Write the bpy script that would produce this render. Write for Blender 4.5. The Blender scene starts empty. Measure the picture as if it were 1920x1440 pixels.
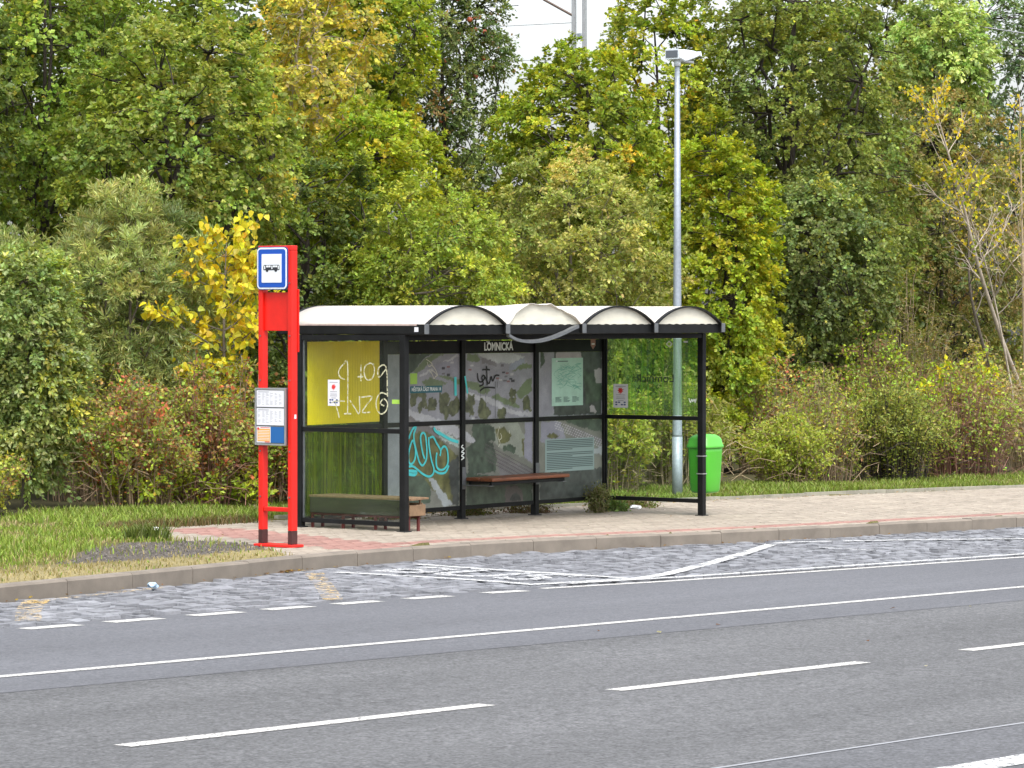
import bpy, bmesh, math, random
import numpy as np
from mathutils import Vector, Matrix

SC = bpy.context.scene
COL = SC.collection
R = math.radians

# ------------------------------------------------------------------ camera
CAM = np.array([-28.483, -22.925, 2.337])
YAW = 0.6458
FOC = 6336.5 / 1920.0
cd = bpy.data.cameras.new('camera')
cd.sensor_width = 36.0
cd.lens = 36.0 * FOC
cd.shift_y = -(720 - 592.3) / 1920.0
cd.clip_start = 0.5
cd.clip_end = 3000
cam = bpy.data.objects.new('camera', cd)
cam.location = CAM
cam.rotation_euler = (R(90), 0, YAW - R(90))
COL.objects.link(cam)
SC.camera = cam

# ------------------------------------------------------------------ light
SUN_EL, SUN_ROT = R(60), R(215)
w = bpy.data.worlds.new('World')
SC.world = w
w.use_nodes = True
nt = w.node_tree
nt.nodes.clear()
sky = nt.nodes.new('ShaderNodeTexSky')
sky.sky_type = 'NISHITA'
sky.sun_disc = False
sky.sun_elevation = SUN_EL
sky.sun_rotation = SUN_ROT
sky.dust_density = 4.0
sky.air_density = 1.0
hs = nt.nodes.new('ShaderNodeHueSaturation')
hs.inputs['Saturation'].default_value = 0.30
bgn = nt.nodes.new('ShaderNodeBackground')
bgn.inputs['Strength'].default_value = 0.15
wo = nt.nodes.new('ShaderNodeOutputWorld')
nt.links.new(sky.outputs[0], hs.inputs['Color'])
nt.links.new(hs.outputs[0], bgn.inputs['Color'])
nt.links.new(bgn.outputs[0], wo.inputs['Surface'])
sl = bpy.data.lights.new('sun', 'SUN')
sl.energy = 0.8
sl.angle = R(25)
sl.color = (1.0, 0.96, 0.9)
so = bpy.data.objects.new('sun', sl)
sdir = Vector((math.sin(SUN_ROT) * math.cos(SUN_EL), math.cos(SUN_ROT) * math.cos(SUN_EL), math.sin(SUN_EL)))
so.rotation_euler = (-sdir).to_track_quat('-Z', 'Y').to_euler()
so.location = (0, 0, 40)
COL.objects.link(so)
SC.view_settings.view_transform = 'Standard'
SC.view_settings.look = 'None'
SC.view_settings.exposure = 1.4
SC.view_settings.gamma = 1.0
SC.view_settings.use_curve_mapping = False
SC.render.engine = 'CYCLES'
SC.cycles.use_denoising = True
SC.cycles.max_bounces = 10
SC.cycles.diffuse_bounces = 6
SC.cycles.transmission_bounces = 8
SC.cycles.transparent_max_bounces = 24
SC.cycles.caustics_reflective = False
SC.cycles.caustics_refractive = False

G = 0.0169                      # the street falls to the east by 1.7 %
def gz(x): return -G * x
ROAD = -0.13
def ip(x, pts): return np.interp(x, [p[0] for p in pts], [p[1] for p in pts])
KERB = [(-40, -6.2), (-20, -4.9), (-14, -4.1), (-9.16, -3.18), (-7.1, -2.79), (-4.36, -2.23), (-3.58, -2.1), (-2.2, -1.95), (-1.03, -1.9), (.5, -2.03), (1.99, -2.25), (3.63, -2.45), (8.87, -2.76), (20, -3.3), (60, -6)]
BAY = [(-40, -5.6), (-20, -5.2), (-11, -5.08), (-7.14, -5.09), (-5.34, -5.16), (-2.86, -5.5), (3, -5.9), (20, -6.9), (60, -9.5)]
EDGE = [(-40, 3.4), (0, 2.69), (9.86, 2.52), (17.6, 2.05), (30, 1.3), (60, -1)]
def lin(x, x0, y0, m): return y0 + m * (x - x0)
def in_view(p, m=0.0):
    d = np.asarray(p, float) - CAM
    fw = d[..., 0] * math.cos(YAW) + d[..., 1] * math.sin(YAW)
    r = d[..., 0] * math.sin(YAW) - d[..., 1] * math.cos(YAW)
    u = 960 + 6336.5 * r / fw
    v = 592.3 - 6336.5 * d[..., 2] / fw
    return (u > -m) & (u < 1920 + m) & (v > -m) & (v < 1440 + m), fw

# ------------------------------------------------------------------ materials
def mat(name, color=(.5, .5, .5), rough=.6, metal=0., spec=.5, noise=None, bump=None):
    """noise=(scale, amount[, stretch xyz]) varies the colour; bump=(scale, strength)"""
    m = bpy.data.materials.new(name)
    m.use_nodes = True
    t = m.node_tree
    b = t.nodes['Principled BSDF']
    b.inputs['Base Color'].default_value = (*color, 1)
    b.inputs['Roughness'].default_value = rough
    b.inputs['Metallic'].default_value = metal
    b.inputs['Specular IOR Level'].default_value = spec
    if noise or bump:
        tc = t.nodes.new('ShaderNodeTexCoord')
    if noise:
        mp = t.nodes.new('ShaderNodeMapping')
        if len(noise) > 2: mp.inputs['Scale'].default_value = noise[2]
        t.links.new(tc.outputs['Object'], mp.inputs['Vector'])
        n = t.nodes.new('ShaderNodeTexNoise')
        n.inputs['Scale'].default_value = noise[0]
        n.inputs['Detail'].default_value = 6
        n.inputs['Roughness'].default_value = .65
        t.links.new(mp.outputs[0], n.inputs['Vector'])
        cr = t.nodes.new('ShaderNodeValToRGB')
        a = noise[1]
        cr.color_ramp.elements[0].position = .3
        cr.color_ramp.elements[1].position = .7
        cr.color_ramp.elements[0].color = (*[c * (1 - a) for c in color], 1)
        cr.color_ramp.elements[1].color = (*[min(1, c * (1 + a)) for c in color], 1)
        t.links.new(n.outputs['Fac'], cr.inputs['Fac'])
        t.links.new(cr.outputs['Color'], b.inputs['Base Color'])
        m['_ramp'] = cr.name
    if bump:
        n2 = t.nodes.new('ShaderNodeTexNoise')
        n2.inputs['Scale'].default_value = bump[0]
        n2.inputs['Detail'].default_value = 4
        t.links.new(tc.outputs['Object'], n2.inputs['Vector'])
        bp = t.nodes.new('ShaderNodeBump')
        bp.inputs['Strength'].default_value = bump[1]
        bp.inputs['Distance'].default_value = .02
        t.links.new(n2.outputs['Fac'], bp.inputs['Height'])
        t.links.new(bp.outputs[0], b.inputs['Normal'])
    return m

def attr_mat(name, rough=.7, spec=.3, fine=None):
    m = bpy.data.materials.new(name)
    m.use_nodes = True
    t = m.node_tree
    b = t.nodes['Principled BSDF']
    b.inputs['Roughness'].default_value = rough
    b.inputs['Specular IOR Level'].default_value = spec
    a = t.nodes.new('ShaderNodeAttribute')
    a.attribute_name = 'Col'
    src = a.outputs['Color']
    if fine:
        tc = t.nodes.new('ShaderNodeTexCoord')
        n = t.nodes.new('ShaderNodeTexNoise')
        n.inputs['Scale'].default_value = fine[0]
        n.inputs['Detail'].default_value = 5
        t.links.new(tc.outputs['Object'], n.inputs['Vector'])
        mr = t.nodes.new('ShaderNodeMapRange')
        mr.inputs['From Min'].default_value = .3
        mr.inputs['From Max'].default_value = .7
        mr.inputs['To Min'].default_value = 1 - fine[1]
        mr.inputs['To Max'].default_value = 1 + fine[1]
        t.links.new(n.outputs['Fac'], mr.inputs['Value'])
        mx = t.nodes.new('ShaderNodeMix')
        mx.data_type = 'RGBA'; mx.blend_type = 'MULTIPLY'
        mx.inputs['Factor'].default_value = 1
        t.links.new(src, mx.inputs[6])
        t.links.new(mr.outputs[0], mx.inputs[7])
        src = mx.outputs[2]
    t.links.new(src, b.inputs['Base Color'])
    return m

def leaf_mat(name, trans=.35, gloss=.05, rough=.45):
    m = bpy.data.materials.new(name)
    m.use_nodes = True
    t = m.node_tree
    t.nodes.clear()
    o = t.nodes.new('ShaderNodeOutputMaterial')
    a = t.nodes.new('ShaderNodeAttribute'); a.attribute_name = 'Col'
    d = t.nodes.new('ShaderNodeBsdfDiffuse')
    tr = t.nodes.new('ShaderNodeBsdfTranslucent')
    gl = t.nodes.new('ShaderNodeBsdfGlossy'); gl.inputs['Roughness'].default_value = rough
    m1 = t.nodes.new('ShaderNodeMixShader'); m1.inputs[0].default_value = trans
    m2 = t.nodes.new('ShaderNodeMixShader'); m2.inputs[0].default_value = gloss
    t.links.new(a.outputs['Color'], d.inputs['Color'])
    br = t.nodes.new('ShaderNodeMix'); br.data_type = 'RGBA'; br.blend_type = 'MULTIPLY'
    br.inputs['Factor'].default_value = 1
    br.inputs[7].default_value = (1.25, 1.2, .7, 1)
    t.links.new(a.outputs['Color'], br.inputs[6])
    t.links.new(br.outputs[2], tr.inputs['Color'])
    t.links.new(d.outputs[0], m1.inputs[1]); t.links.new(tr.outputs[0], m1.inputs[2])
    t.links.new(m1.outputs[0], m2.inputs[1]); t.links.new(gl.outputs[0], m2.inputs[2])
    t.links.new(m2.outputs[0], o.inputs['Surface'])
    return m

def glass_mat(name, tint, refl=1.0, haze=0.0, haze_col=(.6, .65, .6)):
    m = bpy.data.materials.new(name)
    m.use_nodes = True
    t = m.node_tree
    t.nodes.clear()
    o = t.nodes.new('ShaderNodeOutputMaterial')
    tp = t.nodes.new('ShaderNodeBsdfTransparent'); tp.inputs['Color'].default_value = (*tint, 1)
    gl = t.nodes.new('ShaderNodeBsdfGlossy'); gl.inputs['Roughness'].default_value = .02
    fr = t.nodes.new('ShaderNodeFresnel'); fr.inputs['IOR'].default_value = 1.5
    ml = t.nodes.new('ShaderNodeMath'); ml.operation = 'MULTIPLY'; ml.inputs[1].default_value = refl
    mx = t.nodes.new('ShaderNodeMixShader')
    t.links.new(fr.outputs[0], ml.inputs[0]); t.links.new(ml.outputs[0], mx.inputs[0])
    src = tp.outputs[0]
    if haze:
        df = t.nodes.new('ShaderNodeBsdfDiffuse'); df.inputs['Color'].default_value = (*haze_col, 1)
        tc = t.nodes.new('ShaderNodeTexCoord')
        n = t.nodes.new('ShaderNodeTexNoise'); n.inputs['Scale'].default_value = 3; n.inputs['Detail'].default_value = 5
        t.links.new(tc.outputs['Object'], n.inputs['Vector'])
        mr = t.nodes.new('ShaderNodeMapRange')
        mr.inputs['From Min'].default_value = .35; mr.inputs['From Max'].default_value = .75
        mr.inputs['To Min'].default_value = haze * .4; mr.inputs['To Max'].default_value = haze * 2
        t.links.new(n.outputs['Fac'], mr.inputs['Value'])
        m3 = t.nodes.new('ShaderNodeMixShader')
        t.links.new(mr.outputs[0], m3.inputs[0]); t.links.new(src, m3.inputs[1]); t.links.new(df.outputs[0], m3.inputs[2])
        src = m3.outputs[0]
    t.links.new(src, mx.inputs[1]); t.links.new(gl.outputs[0], mx.inputs[2])
    t.links.new(mx.outputs[0], o.inputs['Surface'])
    return m

def worn_paint(name, color, cover=.75, scale=14, rough=.7):
    """paint with worn away flakes"""
    m = mat(name, color, rough, noise=(9, .08))
    t = m.node_tree
    b = t.nodes['Principled BSDF']
    tc = t.nodes.new('ShaderNodeTexCoord')
    n = t.nodes.new('ShaderNodeTexNoise'); n.inputs['Scale'].default_value = scale; n.inputs['Detail'].default_value = 8
    n.inputs['Roughness'].default_value = .75
    t.links.new(tc.outputs['Object'], n.inputs['Vector'])
    cr = t.nodes.new('ShaderNodeValToRGB')
    cr.color_ramp.elements[0].position = .62 - .35 * cover
    cr.color_ramp.elements[1].position = .72 - .35 * cover
    t.links.new(n.outputs['Fac'], cr.inputs['Fac'])
    t.links.new(cr.outputs['Color'], b.inputs['Alpha'])
    return m

def film_mat(name, cols, alpha, axis_scale, along):
    """printed film: upright stripes of several greens, partly see-through"""
    m = bpy.data.materials.new(name)
    m.use_nodes = True
    t = m.node_tree
    t.nodes.clear()
    o = t.nodes.new('ShaderNodeOutputMaterial')
    tc = t.nodes.new('ShaderNodeTexCoord')
    mp = t.nodes.new('ShaderNodeMapping'); mp.inputs['Scale'].default_value = along
    n = t.nodes.new('ShaderNodeTexNoise'); n.inputs['Scale'].default_value = axis_scale; n.inputs['Detail'].default_value = 3
    t.links.new(tc.outputs['Object'], mp.inputs['Vector']); t.links.new(mp.outputs[0], n.inputs['Vector'])
    cr = t.nodes.new('ShaderNodeValToRGB')
    el = cr.color_ramp.elements
    el[0].position = .32; el[0].color = (*cols[0], 1)
    el[1].position = .68; el[1].color = (*cols[-1], 1)
    for i, c in enumerate(cols[1:-1]):
        e = el.new(.32 + .36 * (i + 1) / (len(cols) - 1)); e.color = (*c, 1)
    t.links.new(n.outputs['Fac'], cr.inputs['Fac'])
    df = t.nodes.new('ShaderNodeBsdfDiffuse'); tl = t.nodes.new('ShaderNodeBsdfTranslucent'); tp = t.nodes.new('ShaderNodeBsdfTransparent')
    tp.inputs['Color'].default_value = (.86, .95, .80, 1)
    ma = t.nodes.new('ShaderNodeMixShader'); ma.inputs[0].default_value = .6
    mb_ = t.nodes.new('ShaderNodeMixShader')
    for q in (df, tl): t.links.new(cr.outputs['Color'], q.inputs['Color'])
    t.links.new(df.outputs[0], ma.inputs[1]); t.links.new(tl.outputs[0], ma.inputs[2])
    t.links.new(tp.outputs[0], mb_.inputs[1]); t.links.new(ma.outputs[0], mb_.inputs[2]); t.links.new(mb_.outputs[0], o.inputs['Surface'])
    n2 = t.nodes.new('ShaderNodeTexNoise'); n2.inputs['Scale'].default_value = axis_scale * 2.3; n2.inputs['Detail'].default_value = 2
    t.links.new(mp.outputs[0], n2.inputs['Vector'])
    mr = t.nodes.new('ShaderNodeMapRange'); mr.inputs['From Min'].default_value = .3; mr.inputs['From Max'].default_value = .7
    mr.inputs['To Min'].default_value = alpha - .22; mr.inputs['To Max'].default_value = alpha + .22
    t.links.new(n2.outputs['Fac'], mr.inputs['Value']); t.links.new(mr.outputs[0], mb_.inputs[0])
    return m

M = {}
M['leaf'] = leaf_mat('leaf', .44, .02, .5)
M['leaf_gloss'] = leaf_mat('leaf_waxy', .28, .07, .4)
M['grass'] = leaf_mat('grass_blade', .3, .03, .6)
M['bark'] = mat('bark_dark', (.035, .028, .02), .9, noise=(6, .4))
M['bark_grey'] = mat('bark_grey', (.13, .11, .085), .9, noise=(7, .35))
M['bark_pale'] = mat('bark_pale', (.42, .36, .29), .8, noise=(9, .25))
M['twig'] = mat('twig_brown', (.24, .175, .11), .9, noise=(4, .4))
M['twig_tan'] = mat('twig_tan', (.34, .27, .17), .9, noise=(4, .35))
M['twig_red'] = mat('twig_red', (.20, .105, .075), .85, noise=(4, .4))
M['black'] = mat('black_paint', (.007, .0075, .008), .5, spec=.22, noise=(5, .5), bump=(60, .05))
M['black_dull'] = mat('black_dull', (.008, .008, .008), .7)
M['greymetal'] = mat('grey_metal', (.16, .17, .18), .45, .5, noise=(12, .2))
M['alu'] = mat('aluminium', (.45, .46, .47), .4, .7, noise=(14, .12))
M['galv'] = mat('galvanised_steel', (.28, .32, .365), .5, .35, noise=(22, .16))
M['lamp_white'] = mat('lamp_shell', (.62, .68, .74), .4, noise=(6, .06))
M['lamp_dark'] = mat('lamp_end', (.10, .115, .135), .35)
M['red'] = mat('red_paint', (.66, .012, .006), .42, noise=(4, .14), bump=(30, .04))
M['red_dark'] = mat('dark_base_paint', (.045, .014, .012), .6, noise=(12, .3))
M['blue'] = mat('sign_blue', (.006, .075, .42), .35)
M['navy'] = mat('sign_navy', (.02, .05, .18), .35)
M['white'] = mat('sign_white', (.74, .78, .83), .4)
M['paper'] = mat('paper', (.70, .71, .76), .45, noise=(5, .04))
M['ink'] = mat('ink_grey', (.33, .34, .38), .6)
M['inkdark'] = mat('ink_dark', (.02, .022, .03), .6)
M['orange'] = mat('orange_print', (.72, .36, .05), .5)
M['redink'] = mat('red_ink', (.62, .03, .03), .5)
M['bluepaper'] = mat('blue_print', (.012, .11, .34), .45)
M['opal'] = None
M['yellow'] = mat('yellow_sheet', (.80, .62, .004), .45, noise=(5, .08))
M['cream'] = mat('cream_panel', (.64, .62, .52), .55, noise=(3, .14, (1, 1, 3)))
M['wood_bench'] = mat('bench_wood', (.155, .05, .02), .5, noise=(7, .35, (.6, 6, 6)))
M['wood_ply'] = mat('plywood', (.20, .125, .07), .75, noise=(6, .35, (1, 6, 1)))
M['old_wood'] = mat('old_board', (.030, .030, .015), .8, noise=(6, .35, (1, .3, 4)))
M['brown_metal'] = mat('brown_metal', (.12, .085, .07), .7)
M['rust'] = mat('red_brown_paint', (.12, .02, .018), .6, noise=(9, .25))
M['bin'] = mat('bin_green', (.075, .40, .03), .33, noise=(2.2, .07), bump=(40, .03))
M['bin_lid'] = mat('bin_lid_green', (.095, .44, .05), .36, noise=(3, .07), bump=(40, .03))
M['glass'] = glass_mat('clear_glass', (.92, .97, .93), .22, .007)
M['glass_dark'] = glass_mat('dusty_glass', (.66, .76, .66), .4, .03, (.35, .4, .33))
#F
M['film_left'] = film_mat('striped_film_left', [(.02, .04, .015), (.15, .20, .016), (.30, .34, .025), (.06, .09, .025), (.38, .40, .05)], .62, 9, (1, 1, .03))
M['film_right'] = film_mat('striped_film_right', [(.04, .10, .03), (.13, .30, .035), (.20, .42, .05), (.07, .15, .09), (.25, .46, .08)], .42, 9, (1, 1, .05))
M['print'] = attr_mat('aerial_print', .3, .5, (60, .10))
M['mapgreen'] = mat('map_print', (.40, .62, .52), .35, noise=(8, .1))
M['infopanel'] = mat('info_print', (.25, .34, .33), .35)
M['infoline'] = mat('info_lines', (.07, .11, .11), .5)
M['mapline'] = mat('map_lines', (.16, .42, .33), .5)
M['teal'] = mat('teal_print', (.006, .11, .15), .4)
M['lime'] = mat('lime_print', (.33, .58, .08), .4)
M['cyan'] = mat('cyan_spray', (.07, .60, .62), .5, noise=(10, .1))
M['blackink'] = mat('black_spray', (.004, .004, .005), .5)
M['scratch'] = mat('pale_scratch', (.62, .62, .52), .6)
M['scrawl'] = worn_paint('pale_scrawl', (.50, .50, .34), .62, 30)
M['crest'] = mat('crest_print', (.30, .16, .12), .5)
M['letter'] = mat('letter_white', (.74, .80, .78), .5)
M['letterdark'] = mat('letter_dark', (.015, .025, .02), .5)
M['kerb'] = mat('kerb_concrete_shaded', (.185, .160, .132), .9, noise=(2.6, .22), bump=(90, .12))  # upright kerb faces, their shade put into the colour
M['kerb_top'] = mat('kerb_concrete_lit', (.33, .295, .25), .9, noise=(7, .12), bump=(90, .12))  # same concrete on upward faces, light from above put into the colour
M['edging'] = mat('edging_concrete', (.26, .25, .20), .9, noise=(4, .3), bump=(60, .1))
M['joint'] = mat('joint_sand', (.20, .17, .13), .95, noise=(10, .25))
M['sett_bed'] = mat('sett_bed', (.028, .028, .03), .95, noise=(12, .3))
M['block'] = attr_mat('paving_block', .85, .3, (35, .12))
M['sett'] = attr_mat('granite_sett', .62, .45, (30, .16))
M['verge'] = attr_mat('verge_soil', .95, .2, (40, .35))
M['soil'] = mat('soil', (.06, .055, .025), .95, noise=(1.2, .4))
M['line'] = worn_paint('line_paint', (.50, .495, .475), .66, 42)
M['line_worn'] = worn_paint('line_paint_worn', (.56, .57, .565), .60, 30)
M['line_faint'] = worn_paint('line_paint_faint', (.60, .61, .62), .44, 22)
M['yellow_worn'] = worn_paint('yellow_paint_worn', (.66, .45, .14), .40, 16)
M['yellow_faint'] = worn_paint('yellow_paint_faint', (.62, .45, .20), .30, 18)
M['rubber'] = mat('tar_seam', (.045, .046, .05), .8)
M['seamlight'] = mat('seam_light', (.26, .27, .29), .7)
M['apple'] = mat('apple_red', (.45, .10, .045), .4, noise=(20, .35))
M['litter_white'] = mat('white_plastic', (.75, .76, .78), .4)
M['litter_blue'] = mat('blue_plastic', (.40, .55, .70), .4)

def opal():
    m = bpy.data.materials.new('opal_plastic')
    m.use_nodes = True
    t = m.node_tree
    t.nodes.clear()
    o = t.nodes.new('ShaderNodeOutputMaterial')
    tc = t.nodes.new('ShaderNodeTexCoord')
    n = t.nodes.new('ShaderNodeTexNoise'); n.inputs['Scale'].default_value = 2.2; n.inputs['Detail'].default_value = 6
    t.links.new(tc.outputs['Object'], n.inputs['Vector'])
    cr = t.nodes.new('ShaderNodeValToRGB')
    cr.color_ramp.elements[0].position = .3; cr.color_ramp.elements[0].color = (.64, .60, .53, 1)
    cr.color_ramp.elements[1].position = .62; cr.color_ramp.elements[1].color = (.76, .73, .67, 1)
    t.links.new(n.outputs['Fac'], cr.inputs['Fac'])
    d = t.nodes.new('ShaderNodeBsdfDiffuse'); tr = t.nodes.new('ShaderNodeBsdfTranslucent')
    gl = t.nodes.new('ShaderNodeBsdfGlossy'); gl.inputs['Roughness'].default_value = .3
    a = t.nodes.new('ShaderNodeMixShader'); a.inputs[0].default_value = .3
    c = t.nodes.new('ShaderNodeMixShader'); c.inputs[0].default_value = .05
    for x in (d, tr): t.links.new(cr.outputs[0], x.inputs['Color'])
    t.links.new(d.outputs[0], a.inputs[1]); t.links.new(tr.outputs[0], a.inputs[2])
    t.links.new(a.outputs[0], c.inputs[1]); t.links.new(gl.outputs[0], c.inputs[2])
    t.links.new(c.outputs[0], o.inputs['Surface'])
    return m
M['opal'] = opal()

def asphalt(name, c, speck, patch):
    m = mat(name, c, .82, spec=.35)
    t = m.node_tree
    b = t.nodes['Principled BSDF']
    tc = t.nodes.new('ShaderNodeTexCoord')
    def noise(scale, det, st=(1, 1, 1)):
        mp = t.nodes.new('ShaderNodeMapping'); mp.inputs['Scale'].default_value = st
        t.links.new(tc.outputs['Object'], mp.inputs['Vector'])
        n = t.nodes.new('ShaderNodeTexNoise'); n.inputs['Scale'].default_value = scale; n.inputs['Detail'].default_value = det
        t.links.new(mp.outputs[0], n.inputs['Vector'])
        return n.outputs['Fac']
    def rng(src, lo, hi, a=.3, z=.7):
        mr = t.nodes.new('ShaderNodeMapRange')
        mr.inputs['From Min'].default_value = a; mr.inputs['From Max'].default_value = z
        mr.inputs['To Min'].default_value = lo; mr.inputs['To Max'].default_value = hi
        t.links.new(src, mr.inputs['Value'])
        return mr.outputs[0]
    f1 = rng(noise(48, 3), 1 - speck, 1 + speck)
    f2 = rng(noise(.55, 5, (.25, 1.6, 1)), 1 - patch, 1 + patch)
    f3 = rng(noise(16, 4), 1 - speck * .5, 1 + speck * .5)
    vm = t.nodes.new('ShaderNodeMath'); vm.operation = 'MULTIPLY'
    vm2 = t.nodes.new('ShaderNodeMath'); vm2.operation = 'MULTIPLY'
    t.links.new(f1, vm.inputs[0]); t.links.new(f2, vm.inputs[1])
    t.links.new(vm.outputs[0], vm2.inputs[0]); t.links.new(f3, vm2.inputs[1])
    mx = t.nodes.new('ShaderNodeMix'); mx.data_type = 'RGBA'; mx.blend_type = 'MULTIPLY'
    mx.inputs['Factor'].default_value = 1
    mx.inputs[6].default_value = (*c, 1)
    t.links.new(vm2.outputs[0], mx.inputs[7])
    t.links.new(mx.outputs[2], b.inputs['Base Color'])
    n = t.nodes.new('ShaderNodeTexNoise'); n.inputs['Scale'].default_value = 70; n.inputs['Detail'].default_value = 3
    t.links.new(tc.outputs['Object'], n.inputs['Vector'])
    bp = t.nodes.new('ShaderNodeBump'); bp.inputs['Strength'].default_value = .5; bp.inputs['Distance'].default_value = .012
    t.links.new(n.outputs['Fac'], bp.inputs['Height']); t.links.new(bp.outputs[0], b.inputs['Normal'])
    return m
M['asphalt_a'] = asphalt('asphalt_smooth', (.108, .112, .124), .26, .12)
M['asphalt_b'] = asphalt('asphalt_coarse', (.098, .100, .104), .46, .19)
M['asphalt_c'] = asphalt('asphalt_near', (.096, .099, .107), .40, .15)

# ------------------------------------------------------------------ object helpers
def tag(o, label=None, cat=None, group=None, kind=None):
    if label: o['label'] = label
    if cat: o['category'] = cat
    if group: o['group'] = group
    if kind: o['kind'] = kind
    return o

def empty(name, loc, label, cat, group=None, rz=0):
    o = bpy.data.objects.new(name, None)
    o.location = loc
    o.rotation_euler = (0, 0, rz)
    o.empty_display_size = .1
    COL.objects.link(o)
    return tag(o, label, cat, group)

def link(name, me, m, parent=None, kind=None):
    if m is not None and len(me.materials) == 0: me.materials.append(m)
    o = bpy.data.objects.new(name, me)
    COL.objects.link(o)
    if parent is not None:
        o.parent = parent
    if kind: o['kind'] = kind
    return o

def raw_mesh(name, V, F, smooth=False, cols=None):
    """V (n,3) array; F list of index tuples or an (m,k) array; cols (n,3)"""
    me = bpy.data.meshes.new(name)
    V = np.asarray(V, np.float32)
    if isinstance(F, np.ndarray):
        k = F.shape[1]; nf = F.shape[0]
        tot = np.full(nf, k, np.int32); idx = F.astype(np.int32).ravel()
    else:
        tot = np.array([len(f) for f in F], np.int32); nf = len(F)
        idx = np.fromiter((i for f in F for i in f), np.int32)
    me.vertices.add(len(V)); me.vertices.foreach_set('co', V.ravel())
    me.loops.add(len(idx)); me.loops.foreach_set('vertex_index', idx)
    me.polygons.add(nf)
    st = np.zeros(nf, np.int32); st[1:] = np.cumsum(tot)[:-1]
    me.polygons.foreach_set('loop_start', st)
    me.polygons.foreach_set('loop_total', tot)
    me.polygons.foreach_set('use_smooth', np.full(nf, bool(smooth)))
    if cols is not None:
        a = me.color_attributes.new('Col', 'FLOAT_COLOR', 'POINT')
        c = np.ones((len(V), 4), np.float32); c[:, :3] = cols
        a.data.foreach_set('color', c.ravel())
    me.update(calc_edges=True)
    me.validate()
    return me

class MB:
    def __init__(s): s.v = []; s.f = []
    def add(s, vs, fs):
        n = len(s.v)
        s.v += [tuple(v) for v in vs]; s.f += [tuple(n + i for i in f) for f in fs]
        return s
    def box(s, a, b):
        x0, y0, z0 = a; x1, y1, z1 = b
        return s.add([(x0, y0, z0), (x1, y0, z0), (x1, y1, z0), (x0, y1, z0), (x0, y0, z1), (x1, y0, z1), (x1, y1, z1), (x0, y1, z1)],
                     [(0, 3, 2, 1), (4, 5, 6, 7), (0, 1, 5, 4), (1, 2, 6, 5), (2, 3, 7, 6), (3, 0, 4, 7)])
    def prism(s, poly, o, ex, ey, en, th):
        """polygon in (ex, ey) plane at origin o, thickness th along en"""
        o, ex, ey, en = map(Vector, (o, ex, ey, en))
        a = [o + ex * p[0] + ey * p[1] for p in poly]; n = len(a)
        b = [p + en * th for p in a]
        return s.add(a + b, [tuple(range(n))[::-1], tuple(range(n, 2 * n))] + [(i, (i + 1) % n, n + (i + 1) % n, n + i) for i in range(n)])
    def tube(s, pts, rads, sides=6, cap=True):
        pts = [Vector(p) for p in pts]
        n = len(pts); rings = []
        prev = None
        for i, p in enumerate(pts):
            t = (pts[min(i + 1, n - 1)] - pts[max(i - 1, 0)])
            if t.length < 1e-9: t = Vector((0, 0, 1))
            t.normalize()
            up = prev if prev is not None else (Vector((1, 0, 0)) if abs(t.z) > .9 else Vector((0, 0, 1)))
            a = t.cross(up)
            if a.length < 1e-6: a = t.cross(Vector((0, 1, 0)))
            a.normalize(); b = a.cross(t); prev = b
            r = rads[i] if hasattr(rads, '__len__') else rads
            rings.append([p + (a * math.cos(2 * math.pi * k / sides) + b * math.sin(2 * math.pi * k / sides)) * r for k in range(sides)])
        vs = [v for rg in rings for v in rg]
        fs = [(i * sides + k, i * sides + (k + 1) % sides, (i + 1) * sides + (k + 1) % sides, (i + 1) * sides + k) for i in range(n - 1) for k in range(sides)]
        if cap: fs += [tuple(range(sides))[::-1], tuple((n - 1) * sides + k for k in range(sides))]
        return s.add(vs, fs)
    def ribbon(s, pts, wd, o, ex, ey, en, off=0):
        """flat stroke of width wd along 2-D pts in plane (ex, ey)"""
        o, ex, ey, en = map(Vector, (o, ex, ey, en))
        P = [Vector((p[0], p[1])) for p in pts]
        L = []; Rr = []
        for i, p in enumerate(P):
            t = P[min(i + 1, len(P) - 1)] - P[max(i - 1, 0)]
            if t.length < 1e-9: t = Vector((1, 0))
            t.normalize(); nn = Vector((-t.y, t.x)) * wd / 2
            L.append(p + nn); Rr.append(p - nn)
        vs = [o + ex * q.x + ey * q.y + en * off for q in L + Rr]; n = len(P)
        return s.add(vs, [(i, i + 1, n + i + 1, n + i) for i in range(n - 1)])
    def build(s, name, m, parent=None, bevel=0, smooth=False, kind=None):
        o = link(name, raw_mesh(name, s.v, s.f, smooth), m, parent, kind)
        if bevel:
            b = o.modifiers.new('bevel', 'BEVEL'); b.width = bevel; b.segments = 2; b.limit_method = 'ANGLE'
        return o

def smooth_path(pts, n=5):
    """Catmull-Rom through 2-D or 3-D points"""
    P = [np.array(p, float) for p in pts]
    if len(P) < 3: return P
    P = [2 * P[0] - P[1]] + P + [2 * P[-1] - P[-2]]
    out = []
    for i in range(1, len(P) - 2):
        for k in range(n):
            t = k / n
            out.append(.5 * ((2 * P[i]) + (-P[i - 1] + P[i + 1]) * t + (2 * P[i - 1] - 5 * P[i] + 4 * P[i + 1] - P[i + 2]) * t * t + (-P[i - 1] + 3 * P[i] - 3 * P[i + 1] + P[i + 2]) * t ** 3))
    out.append(P[-2])
    return out

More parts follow.
